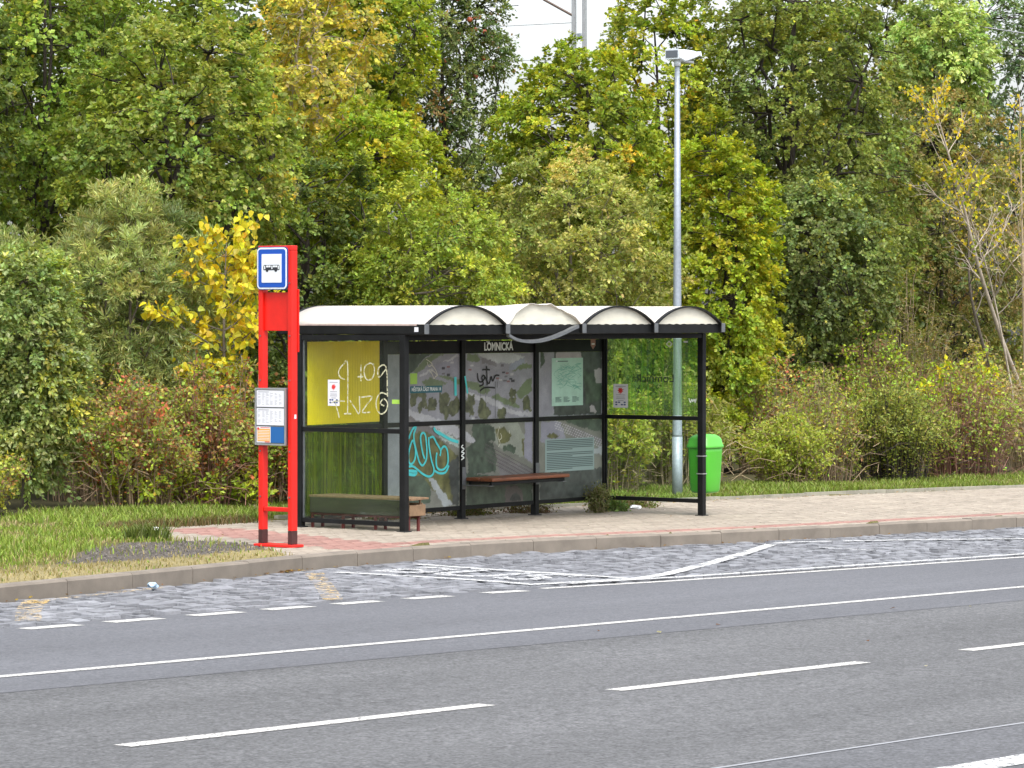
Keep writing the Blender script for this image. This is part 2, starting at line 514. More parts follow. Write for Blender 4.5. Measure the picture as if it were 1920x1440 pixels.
def text_mesh(body, size, name='lettering', bold=0.0, sx=1.0):
    c = bpy.data.curves.new(name, 'FONT')
    c.body = body; c.size = size; c.align_x = 'CENTER'; c.align_y = 'CENTER'
    c.offset = bold
    c.extrude = .0008
    o = bpy.data.objects.new(name, c); COL.objects.link(o)
    dg = bpy.context.evaluated_depsgraph_get()
    me = bpy.data.meshes.new_from_object(o.evaluated_get(dg))
    bpy.data.objects.remove(o)
    if sx != 1.0: me.transform(Matrix.Diagonal((sx, 1, 1, 1)))
    return me

def put_text(body, size, m, parent, loc, xdir, ydir, fitw=None, bold=0.0, name='lettering'):
    me = text_mesh(body, size, name, bold)
    if fitw:
        xs = [v.co.x for v in me.vertices]
        me.transform(Matrix.Diagonal((fitw / (max(xs) - min(xs)), 1, 1, 1)))
    x = Vector(xdir); y = Vector(ydir); z = x.cross(y)
    me.transform(Matrix(((x.x, y.x, z.x, loc[0]), (x.y, y.y, z.y, loc[1]), (x.z, y.z, z.z, loc[2]), (0, 0, 0, 1))))
    me.materials.clear()
    return link(name, me, m, parent)

# shapes measured on the place: prints and graffiti in metres on their own panes
PRINT=[('road',[(1.878,1.921),(5.83,1.901),(5.83,1.029),(1.878,1.114)]),('low',[(1.878,1.114),(5.83,1.084),(5.83,0.061),(1.878,0.103)]),('dkgreen',[(1.878,1.908),(2.332,1.904),(2.145,1.816),(1.98,1.689),(1.878,1.678)]),('green',[(1.98,1.689),(2.166,1.815),(2.373,1.904),(2.583,1.902),(2.269,1.776),(2.063,1.669)]),('light',[(2.094,1.649),(2.815,1.887),(2.847,1.873),(2.145,1.635)]),('park',[(2.332,1.749),(2.815,1.848),(2.847,1.625),(2.446,1.644)]),('green',[(2.145,1.584),(2.29,1.62),(2.625,1.557),(2.52,1.513),(2.228,1.518)]),('green',[(2.499,1.643),(2.836,1.599),(3.243,1.528),(3.46,1.445),(3.394,1.4),(2.985,1.492),(2.836,1.541),(2.457,1.631)]),('green',[(3.481,1.378),(3.547,1.41),(3.988,1.282),(4.066,1.247),(3.943,1.239),(3.547,1.337)]),('light',[(2.9,1.442),(3.438,1.366),(3.943,1.196),(4.278,1.175),(4.278,1.121),(3.855,1.158),(3.373,1.314),(2.9,1.402)]),('roof',[(3.2,1.899),(3.788,1.902),(4.144,1.848),(3.855,1.757),(3.613,1.787),(3.308,1.843)]),('wall',[(3.855,1.757),(4.144,1.834),(4.121,1.734),(3.833,1.671)]),('wallb',[(3.286,1.836),(3.58,1.798),(3.569,1.741),(3.286,1.784)]),('green',[(3.877,1.664),(4.099,1.761),(4.278,1.753),(4.278,1.712),(4.032,1.689)]),('green',[(3.007,1.885),(3.2,1.883),(3.264,1.804),(3.114,1.779),(2.985,1.833)]),('green',[(3.965,1.409),(4.077,1.514),(4.278,1.605),(4.278,1.43),(4.054,1.334)]),('light',[(1.878,1.262),(1.96,1.253),(2.478,1.125),(2.836,1.038),(3.2,0.858),(3.2,0.812),(2.815,0.915),(2.332,1.051),(1.878,1.178)]),('rail',[(1.878,1.191),(2.332,1.051),(2.836,0.901),(2.836,0.816),(2.478,0.905),(2.145,1.018),(1.878,1.063)]),('lightc',[(2.373,1.024),(2.52,0.995),(2.847,0.881),(2.847,0.79),(2.52,0.891)]),('olive',[(1.878,0.999),(2.269,0.988),(2.646,0.809),(2.836,0.686),(2.836,0.112),(2.269,0.343),(1.878,0.487)]),('dkgreen',[(1.878,0.487),(2.166,0.489),(2.311,0.342),(2.311,0.174),(1.878,0.154)]),('grey',[(2.269,0.447),(2.352,0.456),(2.73,0.129),(2.562,0.111)]),('dk',[(2.625,0.615),(2.847,0.685),(2.847,0.085),(2.73,0.129)]),('sand',[(3.46,1.062),(3.988,1.075),(4.144,0.87),(4.099,0.63),(3.678,0.751),(3.503,0.849)]),('dkgreen',[(3.114,1.057),(3.329,1.078),(3.525,1.007),(3.547,0.848),(3.157,0.846),(3.092,0.94)]),('olive',[(3.547,0.98),(3.722,1.015),(3.866,0.918),(3.833,0.826),(3.634,0.805)]),('dkgreen',[(2.985,0.799),(3.243,0.87),(3.503,0.822),(3.591,0.621),(3.547,0.477),(3.028,0.47)]),('olive',[(4.077,0.859),(4.166,0.869),(4.144,0.696),(4.099,0.63)]),('rail',[(3.591,0.7),(4.29,0.476),(4.29,0.369),(3.634,0.421)]),('dkgreen',[(2.985,0.485),(3.678,0.419),(4.29,0.355),(4.29,0.06),(2.985,0.079)]),('brown',[(3.744,0.284),(3.943,0.302),(4.099,0.242),(4.099,0.068),(3.744,0.071)]),('dk',[(3.833,0.12),(3.877,0.212),(3.965,0.221),(4.054,0.164),(4.054,0.111)]),('dkgreen',[(3.678,0.777),(3.855,0.798),(3.965,0.742),(3.943,0.689),(3.722,0.723)]),('road2',[(4.144,1.058),(4.29,1.054),(4.29,0.557),(4.121,0.63)]),('roadv',[(4.447,1.912),(4.663,1.911),(4.721,1.138),(4.447,1.131)]),('dkgreen',[(4.459,1.899),(4.527,1.898),(4.55,1.79),(4.459,1.683)]),('dk',[(4.755,1.91),(5.735,1.909),(5.735,1.114),(4.732,1.124),(4.686,1.599)]),('dkgreen',[(5.334,1.672),(5.735,1.584),(5.735,1.308),(5.404,1.246)]),('pale',[(4.778,1.91),(5.287,1.905),(5.311,1.782),(4.778,1.788)]),('pale',[(5.569,1.669),(5.735,1.681),(5.735,1.501),(5.593,1.517)]),('pale',[(5.475,1.217),(5.593,1.228),(5.617,1.145),(5.498,1.147)]),('road2',[(4.459,1.05),(4.87,1.053),(4.985,0.819),(4.459,0.794)]),('dkgreen',[(4.893,1.066),(5.735,1.073),(5.735,0.893),(5.24,0.975)]),('rail',[(4.985,0.996),(5.735,0.824),(5.735,0.769),(5.031,0.872)]),('olive',[(4.572,0.885),(4.709,0.908),(4.847,0.877),(4.755,0.839),(4.595,0.85)]),('grey',[(5.546,0.692),(5.735,0.714),(5.735,0.617),(5.569,0.623)]),('dk',[(4.447,0.43),(5.735,0.451),(5.735,0.065),(4.447,0.08)])]
BLOBS=[(1.991,1.368,0.082,0.104),(2.166,1.339,0.087,0.111),(2.342,1.316,0.083,0.105),(2.562,1.363,0.115,0.093),(2.751,1.275,0.106,0.107),(2.562,1.227,0.084,0.106),(3.071,1.281,0.118,0.121),(3.329,1.223,0.131,0.122),(3.678,1.162,0.11,0.082),(3.899,1.37,0.089,0.081),(4.189,1.271,0.089,0.082)]
CARS=[(2.551,1.727),(2.646,1.743),(2.72,1.787),(2.545,1.66),(2.642,1.646),(3.054,1.701),(3.092,1.753),(3.689,1.746),(3.711,1.659),(3.788,1.652),(3.877,1.637),(3.766,1.612),(3.855,1.584),(3.81,1.552),(3.656,1.574),(3.744,1.559),(3.899,1.557),(3.591,1.595),(3.114,1.123),(3.178,1.134)]
CYAN=[[(1.888,0.692),(1.899,0.768),(1.94,0.869),(1.98,0.894),(2.022,0.79),(2.011,0.688),(1.96,0.632),(1.909,0.64),(1.888,0.704)],[(1.895,0.922),(1.96,1.023),(2.032,1.053),(1.991,0.97),(2.001,0.88),(2.042,0.764),(2.094,0.646),(2.155,0.605),(2.218,0.668),(2.232,0.757),(2.222,0.874),(2.197,0.965),(2.145,0.979),(2.114,0.928),(2.135,0.812),(2.166,0.721),(2.191,0.681)],[(2.269,0.93),(2.269,0.847),(2.311,0.677),(2.363,0.559),(2.342,0.495),(2.269,0.472),(2.166,0.502),(2.063,0.557),(1.98,0.599),(1.899,0.602)],[(2.29,0.923),(2.352,0.928),(2.415,0.855),(2.488,0.769),(2.478,0.704)],[(2.488,0.769),(2.541,0.812),(2.593,0.798),(2.625,0.732),(2.625,0.615),(2.562,0.552),(2.478,0.542),(2.415,0.583),(2.405,0.674),(2.419,0.745)],[(2.373,0.533),(2.478,0.501),(2.583,0.512),(2.646,0.588)],[(1.882,0.551),(1.98,0.545),(2.038,0.53),(2.001,0.502),(1.888,0.515)],[(2.363,1.038),(2.394,0.998),(2.478,0.957)],[(2.436,0.984),(2.541,0.942),(2.688,0.886),(2.826,0.856)]]
BLACK=[[(3.373,1.743),(3.379,1.631),(3.384,1.512)],[(3.286,1.698),(3.362,1.702),(3.438,1.696)],[(3.195,1.66),(3.211,1.581),(3.264,1.554),(3.329,1.592),(3.319,1.632),(3.282,1.613),(3.297,1.566),(3.308,1.527),(3.232,1.504)],[(3.329,1.632),(3.416,1.531),(3.46,1.617),(3.492,1.561),(3.547,1.626),(3.623,1.627)],[(3.243,1.451),(3.329,1.484),(3.438,1.487),(3.536,1.48)]]
DRIPS=[[(3.543,1.556),(3.543,1.119)],[(3.254,1.448),(3.256,1.356)],[(3.355,1.513),(3.355,1.236)],[(3.58,1.555),(3.582,1.482)]]
SCRW=[[(2.218,1.834),(2.269,1.814),(2.332,1.775),(2.269,1.75),(2.238,1.802)],[(2.269,1.711),(2.332,1.659),(2.363,1.606),(2.394,1.632),(2.425,1.644),(2.373,1.684),(2.311,1.71)],[(2.332,1.762),(2.394,1.709),(2.436,1.644)]]
SCRL=[[(3.623,1.018),(3.591,0.926),(3.613,0.859),(3.667,0.884),(3.645,0.937)],[(3.613,0.859),(3.634,0.818),(3.602,0.773)],[(3.815,0.966),(3.824,0.926)]]
POSTTAG=[[(2.885,0.822),(2.853,0.797),(2.902,0.77),(2.853,0.739),(2.906,0.724),(2.853,0.693),(2.902,0.672),(2.848,0.647)]]
LEFTSCR=[[(0.79,1.266),(0.79,1.81),(0.853,1.801),(0.917,1.735),(0.902,1.671),(0.832,1.639)],[(0.601,1.803),(0.601,1.625)],[(0.653,1.673),(0.569,1.674)],[(0.413,1.805),(0.475,1.821),(0.538,1.788),(0.555,1.723),(0.527,1.65),(0.465,1.643),(0.419,1.692),(0.411,1.765),(0.433,1.808)],[(0.226,1.461),(0.246,1.782),(0.35,1.773),(0.35,1.669),(0.24,1.766)],[(0.236,1.485),(0.319,1.5),(0.377,1.434),(0.381,1.338),(0.319,1.271),(0.246,1.308),(0.226,1.388),(0.277,1.436),(0.329,1.387),(0.273,1.359)],[(0.758,1.413),(0.695,1.341),(0.622,1.269),(0.622,1.463)],[(0.601,1.447),(0.444,1.458),(0.517,1.368),(0.58,1.286),(0.465,1.288)],[(1.033,1.376),(0.949,1.402),(0.832,1.403)],[(0.97,1.393),(0.938,1.312),(0.906,1.215)],[(0.843,1.265),(0.737,1.267)]]
R_MAP=(4.684,1.822,5.333,1.237)
R_INFO=(4.547,0.835,5.57,0.435)
R_TEAL=(1.928,1.524,2.52,1.445)
R_LIME=(1.928,1.674,2.056,1.549)
R_CREST=(5.491,2.062,5.593,1.922)
R_TXT=(3.322,2.022,3.89,1.929)
R_YEL=(0.076,2.055,1.326,1.093)
R_LSTK=(1.072,1.636,0.906,1.349)
R_LLAB=(0.164,1.43,0.06,1.383)
R_RSTK=(1.316,1.493,1.095,1.2)
R_RTXT=(0.406,1.611,1.03,1.504)
R_RDIA=(0.523,2.025,0.432,1.959)
R_RSCR=(0.185,1.329,0.076,1.281)
R_RLAB=(0.264,2.031,0.202,2.011)
CYANPOST=[(2.89,1.63),(2.941,1.422)]
STRAP=[(1.472,2.121),(1.575,2.081),(1.719,2.055),(1.906,2.049),(2.095,2.062),(2.306,2.098),(2.519,2.148),(2.669,2.189),(2.788,2.216)]
VTORN=[(1.512,2.25),(1.656,2.393),(1.894,2.483),(2.051,2.456),(2.283,2.471),(2.496,2.394),(2.711,2.248)]
# ------------------------------------------------------------------ the ground
rng = np.random.default_rng(7)
random.seed(11)
def strip(name, xs, ya, yb, dz, m, kind='structure', nb=2, parent=None):
    V = []; F = []
    for i, x in enumerate(xs):
        a, b = ya(x), yb(x)
        for j in range(nb): V.append((x, a + (b - a) * j / (nb - 1), gz(x) + dz))
    for i in range(len(xs) - 1):
        for j in range(nb - 1): F.append((i * nb + j, (i + 1) * nb + j, (i + 1) * nb + j + 1, i * nb + j + 1))
    return link(name, raw_mesh(name, V, F), m, parent, kind)
XS = sorted(set([-60, -45, -40] + list(np.arange(-38, 40, 1.0)) + [45, 60, 90]))
s1 = lambda x: lin(x, -14.3, -8.54, -.050)
s2 = lambda x: lin(x, -14.66, -13.75, -.041)
XG = [-400, -100, -60, -30, 0, 30, 60, 100, 400]
strip('ground', XG, lambda x: -300, lambda x: 400, -.34, M['soil'], nb=12)
strip('road', XS, s1, lambda x: ip(x, BAY), ROAD, M['asphalt_a'])
strip('road_main_lane', XS, s2, lambda x: s1(x), ROAD, M['asphalt_b'])
strip('road_near_lane', XS, lambda x: s2(x) - 6.2, lambda x: s2(x), ROAD, M['asphalt_c'])
strip('road_seam', XS, lambda x: s1(x) - .006, lambda x: s1(x) + .006, ROAD + .003, M['rubber'])
strip('road_seam', XS, lambda x: s2(x) - .016, lambda x: s2(x) + .016, ROAD + .003, M['seamlight'])
strip('bus_bay_bed', XS, lambda x: ip(x, BAY), lambda x: ip(x, KERB) + .02, ROAD - .035, M['sett_bed'])
strip('grass_bank', XS, lambda x: s2(x) - 30, lambda x: s2(x) - 6.2, -.02, M['soil'])

# road markings
def marking(name, pts_l, pts_r, m, dz=.004):
    n = len(pts_l)
    V = [(p[0], p[1], gz(p[0]) + ROAD + dz) for p in pts_l + pts_r]
    return link(name, raw_mesh(name, V, [(i, i + 1, n + i + 1, n + i) for i in range(n - 1)]), m, None, 'structure')
def mline(name, f, x0, x1, wd, m, dz=.004, skew=0.):
    xs = np.linspace(x0, x1, max(2, int((x1 - x0) / 1.5) + 1))
    return marking(name, [(x + (skew if i in (0, len(xs) - 1) else 0), f(x) + wd / 2) for i, x in enumerate(xs)], [(x, f(x) - wd / 2) for x in xs], m, dz)
solid = lambda x: lin(x, -13.67, -7.80, -.0385)
dash = lambda x: lin(x, -15.89, -10.95, -.0385)
mline('lane_line', solid, -45, 60, .105, M['line'])
for x0, x1 in [(-24.5, -21.6), (-20.2, -17.3), (-15.9, -12.98), (-11.78, -9.05), (-7.75, -4.9), (-3.5, -.6), (.7, 3.6)]:
    mline('lane_dash', dash, x0, x1, .13, M['line'], skew=.0)
edge = lambda x: ip(x, BAY) - .20
for x0, x1 in [(-14.1, -13.5), (-12.4, -11.85), (-10.98, -10.42), (-10.09, -9.54), (-9.18, -8.62), (-8.32, -7.78), (-7.45, -6.93), (-6.56, -6.03), (-5.54, -5.05)]:
    mline('edge_dash', edge, x0, x1, .16, M['line'])
mline('edge_line', lambda x: ip(x, BAY) - .10, -4.72, 60, .11, M['line'])
mline('far_lane_line', lambda x: lin(x, -13.88, -14.68, -.04), -22, -8, .22, M['line_worn'])
def path_mark(name, pts, wd, m, dz=.012):
    P = [Vector((p[0], p[1])) for p in pts]
    l = []; r = []
    for i, p in enumerate(P):
        t = (P[min(i + 1, len(P) - 1)] - P[max(i - 1, 0)]).normalized(); n = Vector((-t.y, t.x)) * wd / 2
        l.append(tuple(p + n)); r.append(tuple(p - n))
    return marking(name, l, r, m, dz)
def dens(pts, st=.25):
    o = []
    for a, b in zip(pts, pts[1:]):
        k = max(1, int(math.dist(a, b) / st))
        o += [(a[0] + (b[0] - a[0]) * i / k, a[1] + (b[1] - a[1]) * i / k) for i in range(k)]
    return o + [pts[-1]]
path_mark('bay_line', dens([(-4.36, -2.7), (-4.32, -3.55), (-4.33, -4.36), (-4.42, -5.02)]), .11, M['line_worn'])
path_mark('bay_line', dens([(-4.5, -5.0), (-3.9, -5.12), (-3.02, -5.21), (-2.33, -5.03), (-.62, -4.37), (1.24, -3.6), (2.97, -2.83)]), .14, M['line_worn'])
path_mark('bay_line', dens([(-2.86, -2.45), (-2.97, -3.31), (-3.04, -4.56), (-3.1, -5.1)]), .11, M['line_worn'])
path_mark('bay_line', dens([(2.9, -2.80), (3.39, -2.80), (4.8, -3.44), (6.05, -4.26), (8, -5.6)]), .11, M['line_worn'])
mline('bay_line', lambda x: ip(x, BAY) + .15, -4.1, 40, .10, M['line_worn'], .012)
path_mark('bay_line', dens([(2.7, -3.55), (2.6, -4.3)]), .1, M['line_faint'])
# the worn lettering painted in the bay, read along the kerb
me = text_mesh('BUS', 1.0, 'bay_lettering', .02)
xs = [v.co.x for v in me.vertices]; ys = [v.co.y for v in me.vertices]
wx = max(xs) - min(xs); wy = max(ys) - min(ys)
for v in me.vertices:
    a = v.co.x / wx * 1.9; b = v.co.y / wy * .95
    x = -3.62 + b * 1.0; y = -3.72 - a
    v.co = (x, y, gz(x) + ROAD + .013 + v.co.z)
me.materials.clear()
link('bay_lettering', me, M['line_faint'], None, 'structure')
path_mark('bay_yellow_mark', dens([(-4.62, -2.62), (-5.1, -3.1), (-5.9, -3.85), (-6.6, -4.5), (-7.15, -5.0)]), .17, M['yellow_faint'])
path_mark('bay_yellow_mark', dens([(-4.60, -2.66), (-4.86, -2.92)]), .13, M['yellow_worn'])
path_mark('bay_yellow_mark', dens([(-6.85, -4.72), (-7.16, -5.0)]), .13, M['yellow_worn'])
path_mark('bay_yellow_mark', dens([(-8.88, -3.34), (-9.2, -3.62)]), .18, M['yellow_worn'])
path_mark('bay_yellow_mark', dens([(-8.85, -3.28), (-9.7, -4.05), (-10.5, -4.85)]), .2, M['yellow_faint'])
path_mark('bay_yellow_mark', dens([(-7.0, -3.0), (-8.9, -3.4)]), .1, M['yellow_faint'])

# kerb stones, each its own stone
def poly_at(pts, step, x0, x1):
    """points every step metres along a polyline"""
    P = [np.array(p, float) for p in pts]; out = []; carry = 0
    for a, b in zip(P, P[1:]):
        L = np.linalg.norm(b - a); s = carry
        while s < L:
            q = a + (b - a) * s / L
            out.append(q); s += step
        carry = s - L
    return [q for q in out if x0 <= q[0] <= x1]
kerb = empty('kerb', (0, 0, 0), None, None); kerb['kind'] = 'structure'
KP = poly_at(KERB, 1.0, -24, 45)
prof = [(0, -.30), (0, -.018), (.018, 0), (.15, 0), (.15, -.30)]
for a, b in zip(KP, KP[1:]):
    if b[0] - a[0] > 2: continue
    t = b - a; L = np.linalg.norm(t); t /= L; n = np.array([-t[1], t[0]])
    j = .004; dz = random.uniform(-.004, .004); dn = random.uniform(-.004, .004)
    vs = []
    for s in (j, L - j):
        for (py, pz) in prof:
            q = a + t * s + n * (py + dn)
            vs.append((q[0], q[1], gz(q[0]) + pz + dz + .002))
    fs = [(i, (i + 1) % 5, 5 + (i + 1) % 5, 5 + i) for i in range(5)] + [(4, 3, 2, 1, 0), (5, 6, 7, 8, 9)]
    me = raw_mesh('kerb_stone', vs, fs)
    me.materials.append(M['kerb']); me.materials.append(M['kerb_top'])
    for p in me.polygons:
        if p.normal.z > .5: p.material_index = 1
    link('kerb_stone', me, None, kerb)

# edging stones behind the pavement
edging = empty('pavement_edging', (0, 0, 0), None, None); edging['kind'] = 'structure'
EP = poly_at(EDGE, 1.0, .0, 32)
for a, b in zip(EP, EP[1:]):
    t = b - a; L = np.linalg.norm(t); t /= L; n = np.array([-t[1], t[0]]); vs = []
    dz = random.uniform(-.008, .01)
    for s in (.004, L - .004):
        for py, pz in [(0, -.2), (0, .045), (.06, .045), (.06, -.2)]:
            q = a + t * s + n * py
            vs.append((q[0], q[1], gz(q[0]) + pz + dz))
    link('edging_stone', raw_mesh('edging_stone', vs, [(0, 1, 5, 4), (1, 2, 6, 5), (2, 3, 7, 6), (3, 0, 4, 7), (3, 2, 1, 0), (4, 5, 6, 7)]), M['edging'], edging)

def pip(px, py, poly):
    """points in polygon, vectorised"""
    px = np.asarray(px); ins = np.zeros(px.shape, bool); n = len(poly)
    for i in range(n):
        x0, y0 = poly[i]; x1, y1 = poly[(i + 1) % n]
        c = ((y0 > py) != (y1 > py)) & (px < (x1 - x0) * (py - y0) / ((y1 - y0) or 1e-9) + x0)
        ins ^= c
    return ins

def noise2(x, y, seed=0, oct=4, s=1.0):
    """smooth value noise, about 0..1"""
    out = 0; amp = .5; tot = 0
    for o in range(oct):
        X = np.asarray(x) * s * 2 ** o; Y = np.asarray(y) * s * 2 ** o
        xi = np.floor(X).astype(np.int64); yi = np.floor(Y).astype(np.int64); fx = X - xi; fy = Y - yi
        fx = fx * fx * (3 - 2 * fx); fy = fy * fy * (3 - 2 * fy)
        def h(a, b):
            n = (a * 374761393 + b * 668265263 + (seed + o) * 1442695041) & 0x7fffffff
            n = ((n ^ (n >> 13)) * 1274126177) & 0x7fffffff
            return ((n ^ (n >> 16)) & 0xffff) / 65535.0
        v = (h(xi, yi) * (1 - fx) + h(xi + 1, yi) * fx) * (1 - fy) + (h(xi, yi + 1) * (1 - fx) + h(xi + 1, yi + 1) * fx) * fy
        out = out + v * amp; tot += amp; amp *= .5
    return out / tot

LEFT_EDGE = [(-2.3, 3.2), (-2.45, 2.08), (-3.1, .9), (-3.2, .4), (-3.05, -.4), (-3.55, -1.1), (-4.1, -1.85), (-4.4, -2.4)]
def paved(x, y):
    lx = np.interp(-y, [-p[1] for p in LEFT_EDGE], [p[0] for p in LEFT_EDGE]) + .12 * (noise2(x, y, 5, 2, 3) - .5)
    yb = ip(x, EDGE)
    yb = np.where(x < 0, 2.5 + .0 * yb, yb)
    return (x > lx) & (y < yb) & (y > ip(x, KERB) + .15)

# pavement: joint sand with every block laid on it
PX = np.arange(-4.4, 26, .4)
strip('pavement', list(PX), lambda x: ip(x, KERB) + .15, lambda x: min(ip(x, EDGE), 2.75) if x > -2.2 else 2.0 + (x + 2.2) * .8, -.012, M['joint'], nb=6)
RED = [(-1.75, 2.05), (-.75, 2.05), (-1.45, -.1), (-2.1, -1.80), (-3.2, -1.85), (-2.4, .0)]
def sett_verts(cx, cy, cz, hx, hy, hz, ang, tilt, ins):
    """truncated blocks: arrays (n,) -> verts (n,8,3)"""
    n = len(cx)
    c = np.array([[-1, -1, 0], [1, -1, 0], [1, 1, 0], [-1, 1, 0], [-1, -1, 1], [1, -1, 1], [1, 1, 1], [-1, 1, 1]], float)
    V = np.repeat(c[None], n, 0)
    V[:, 4:, :2] *= (1 - ins)
    V[:, :, 0] *= hx[:, None]; V[:, :, 1] *= hy[:, None]
    V[:, :, 2] = np.where(c[None, :, 2] > 0, 0, -hz) + tilt[:, :1] * V[:, :, 0] * (c[None, :, 2] > 0) + tilt[:, 1:] * V[:, :, 1] * (c[None, :, 2] > 0)
    ca, sa = np.cos(ang)[:, None], np.sin(ang)[:, None]
    x = V[:, :, 0] * ca - V[:, :, 1] * sa; y = V[:, :, 0] * sa + V[:, :, 1] * ca
    return np.stack([x + cx[:, None], y + cy[:, None], V[:, :, 2] + cz[:, None]], -1)
BF = np.array([[4, 5, 6, 7], [0, 1, 5, 4], [1, 2, 6, 5], [2, 3, 7, 6], [3, 0, 4, 7]])
def lay(V, cols, name, stuff_name, m, parent, score, nmax=300):
    """the nmax best blocks as parts, the others joined"""
    order = np.argsort(-score); one = order[:nmax]; rest = order[nmax:]
    for i in one:
        me = raw_mesh(name, V[i], BF, cols=np.repeat(cols[i][None], 8, 0))
        link(name, me, m, parent)
    n = len(rest)
    F = (BF[None] + (np.arange(n) * 8)[:, None, None]).reshape(-1, 4)
    o = link(stuff_name, raw_mesh(stuff_name, V[rest].reshape(-1, 3), F, cols=np.repeat(cols[rest], 8, 0)), m, parent)
    o['kind'] = 'stuff'
pav = [o for o in SC.objects if o.name == 'pavement'][0]
bx = []
for j, d in enumerate(np.arange(.20, 5.4, .104)):
    x = np.arange(-4.6, 24, .206) + (.103 if j % 2 else 0)
    bx.append(np.stack([x, ip(x, KERB) + d], 1))
B = np.concatenate(bx)
ok = paved(B[:, 0], B[:, 1])
B = B[ok]; n = len(B)
inred = pip(B[:, 0], B[:, 1], RED)
kd = B[:, 1] - ip(B[:, 0], KERB)
inred |= (kd > .40) & (kd < .625) & (B[:, 0] > -2.6)
bc = np.where(inred[:, None], np.array([[.29, .165, .14]]), np.array([[.30, .262, .215]]))
bc = bc * (1 + .09 * rng.standard_normal((n, 1)).clip(-1.6, 1.6)) * (.88 + .24 * noise2(B[:, 0], B[:, 1], 3, 3, .8))[:, None]
# trodden dirt and moss at the shelter's back, plus contact shade in the colour
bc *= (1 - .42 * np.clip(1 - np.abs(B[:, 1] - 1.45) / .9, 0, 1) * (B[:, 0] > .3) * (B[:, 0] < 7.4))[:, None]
V = sett_verts(B[:, 0], B[:, 1], gz(B[:, 0]) + rng.normal(0, .0016, n), np.full(n, .1), np.full(n, .0495), .012, rng.normal(0, .004, n) + (ip(B[:, 0] + .3, KERB) - ip(B[:, 0] - .3, KERB)) / .6, rng.normal(0, .008, (n, 2)), .045)
vis, fw = in_view(np.stack([B[:, 0], B[:, 1], gz(B[:, 0])], 1))
lay(V, bc, 'paving_block', 'paving_blocks', M['block'], pav, np.where(vis, 100 - fw, 0))

# granite setts of the bus bay
bay = [o for o in SC.objects if o.name == 'bus_bay_bed'][0]
sx = []; row = 0
for d in np.arange(.09, 3.3, .165):
    x = -24 + np.cumsum(rng.uniform(.13, .24, 260)); x = x[x < 24]
    y = ip(x, KERB) - d
    sx.append(np.stack([x, y, np.append(np.diff(x), .17)], 1)); row += 1
B = np.concatenate(sx); B = B[B[:, 1] > ip(B[:, 0], BAY) + .07]; n = len(B)
B[:, 0] += B[:, 2] / 2
B[:, 1] += rng.normal(0, .008, n)
tone = .19 * (1 + .15 * rng.standard_normal(n).clip(-1.8, 1.8)) * (.9 + .2 * noise2(B[:, 0], B[:, 1], 9, 3, .7))
sc_ = np.stack([tone * .97, tone, tone * 1.09], 1)
V = sett_verts(B[:, 0], B[:, 1], gz(B[:, 0]) + ROAD + rng.normal(0, .0065, n), B[:, 2] / 2 - rng.uniform(.010, .026, n), rng.uniform(.054, .073, n), .05, rng.normal(0, .06, n) - .08, rng.normal(0, .045, (n, 2)), .12)
vis, fw = in_view(np.stack([B[:, 0], B[:, 1], gz(B[:, 0])], 1))
lay(V, sc_, 'granite_sett', 'granite_setts', M['sett'], bay, np.where(vis, 100 - fw, 0))

# verge ground
GRAVEL = [(-7.0, -1.55), (-6.3, -1.2), (-5.2, -.35), (-4.1, .25), (-3.3, .15), (-2.9, -.2), (-3.3, -1.2), (-4.2, -1.55), (-5.4, -1.75)]
def verge_z(x, y):
    x = np.asarray(x, float); y = np.asarray(y, float)
    z = -G * x + .012 + .05 * (noise2(x, y, 21, 3, .6) - .4)
    k = np.clip((y - ip(x, KERB) - .15) / .5, 0, 1)
    z = np.where(x < -2, -G * x + (z + G * x) * k + .0, z)
    z = z + .012 * np.clip(y - ip(x, EDGE), 0, 3) * (x > -1)
    return np.where(paved(x, y), -G * x - .08, z)
gx = np.concatenate([np.arange(-26, 14, .16), np.arange(14, 60, .6)])
gy = np.concatenate([np.arange(-6.6, 6.5, .16), np.arange(6.5, 34, 1.2)])
GX, GY = np.meshgrid(gx, gy, indexing='ij')
GZ = verge_z(GX, GY)
inroad = GY < ip(GX, KERB) + .13
GZ = np.where(inroad, -G * GX - .32, GZ)
c0 = np.array([.10, .092, .035]); cg = np.array([.085, .074, .062]); cs = np.array([.055, .05, .022]); cdry = np.array([.22, .185, .09])
nz = noise2(GX, GY, 33, 4, 1.1)
cc = c0 * (.7 + .6 * nz[..., None])
kd = GY - ip(GX, KERB)
dry = np.clip(1.25 - np.abs(kd - .55) / .8, 0, 1) * (GX < -2.4)
cc = cc * (1 - dry[..., None]) + cdry * dry[..., None] * (.75 + .5 * nz[..., None])
gr = pip(GX + .5 * (nz - .5), GY + .5 * (noise2(GX, GY, 35, 3, 1.3) - .5), GRAVEL)
cc = np.where(gr[..., None], cg * (.6 + .8 * noise2(GX, GY, 41, 3, 4)[..., None]), cc)
cc = np.where((GY > 5)[..., None], cs * (.7 + .6 * nz[..., None]), cc)
ni, nj = GX.shape
I = np.arange(ni * nj).reshape(ni, nj)
F = np.stack([I[:-1, :-1], I[1:, :-1], I[1:, 1:], I[:-1, 1:]], -1).reshape(-1, 4)
keep = ~(inroad[:-1, :-1] & inroad[1:, 1:]).reshape(-1)
link('verge', raw_mesh('verge', np.stack([GX, GY, GZ], -1).reshape(-1, 3), F[keep], True, cc.reshape(-1, 3)), M['verge'], None, 'structure')

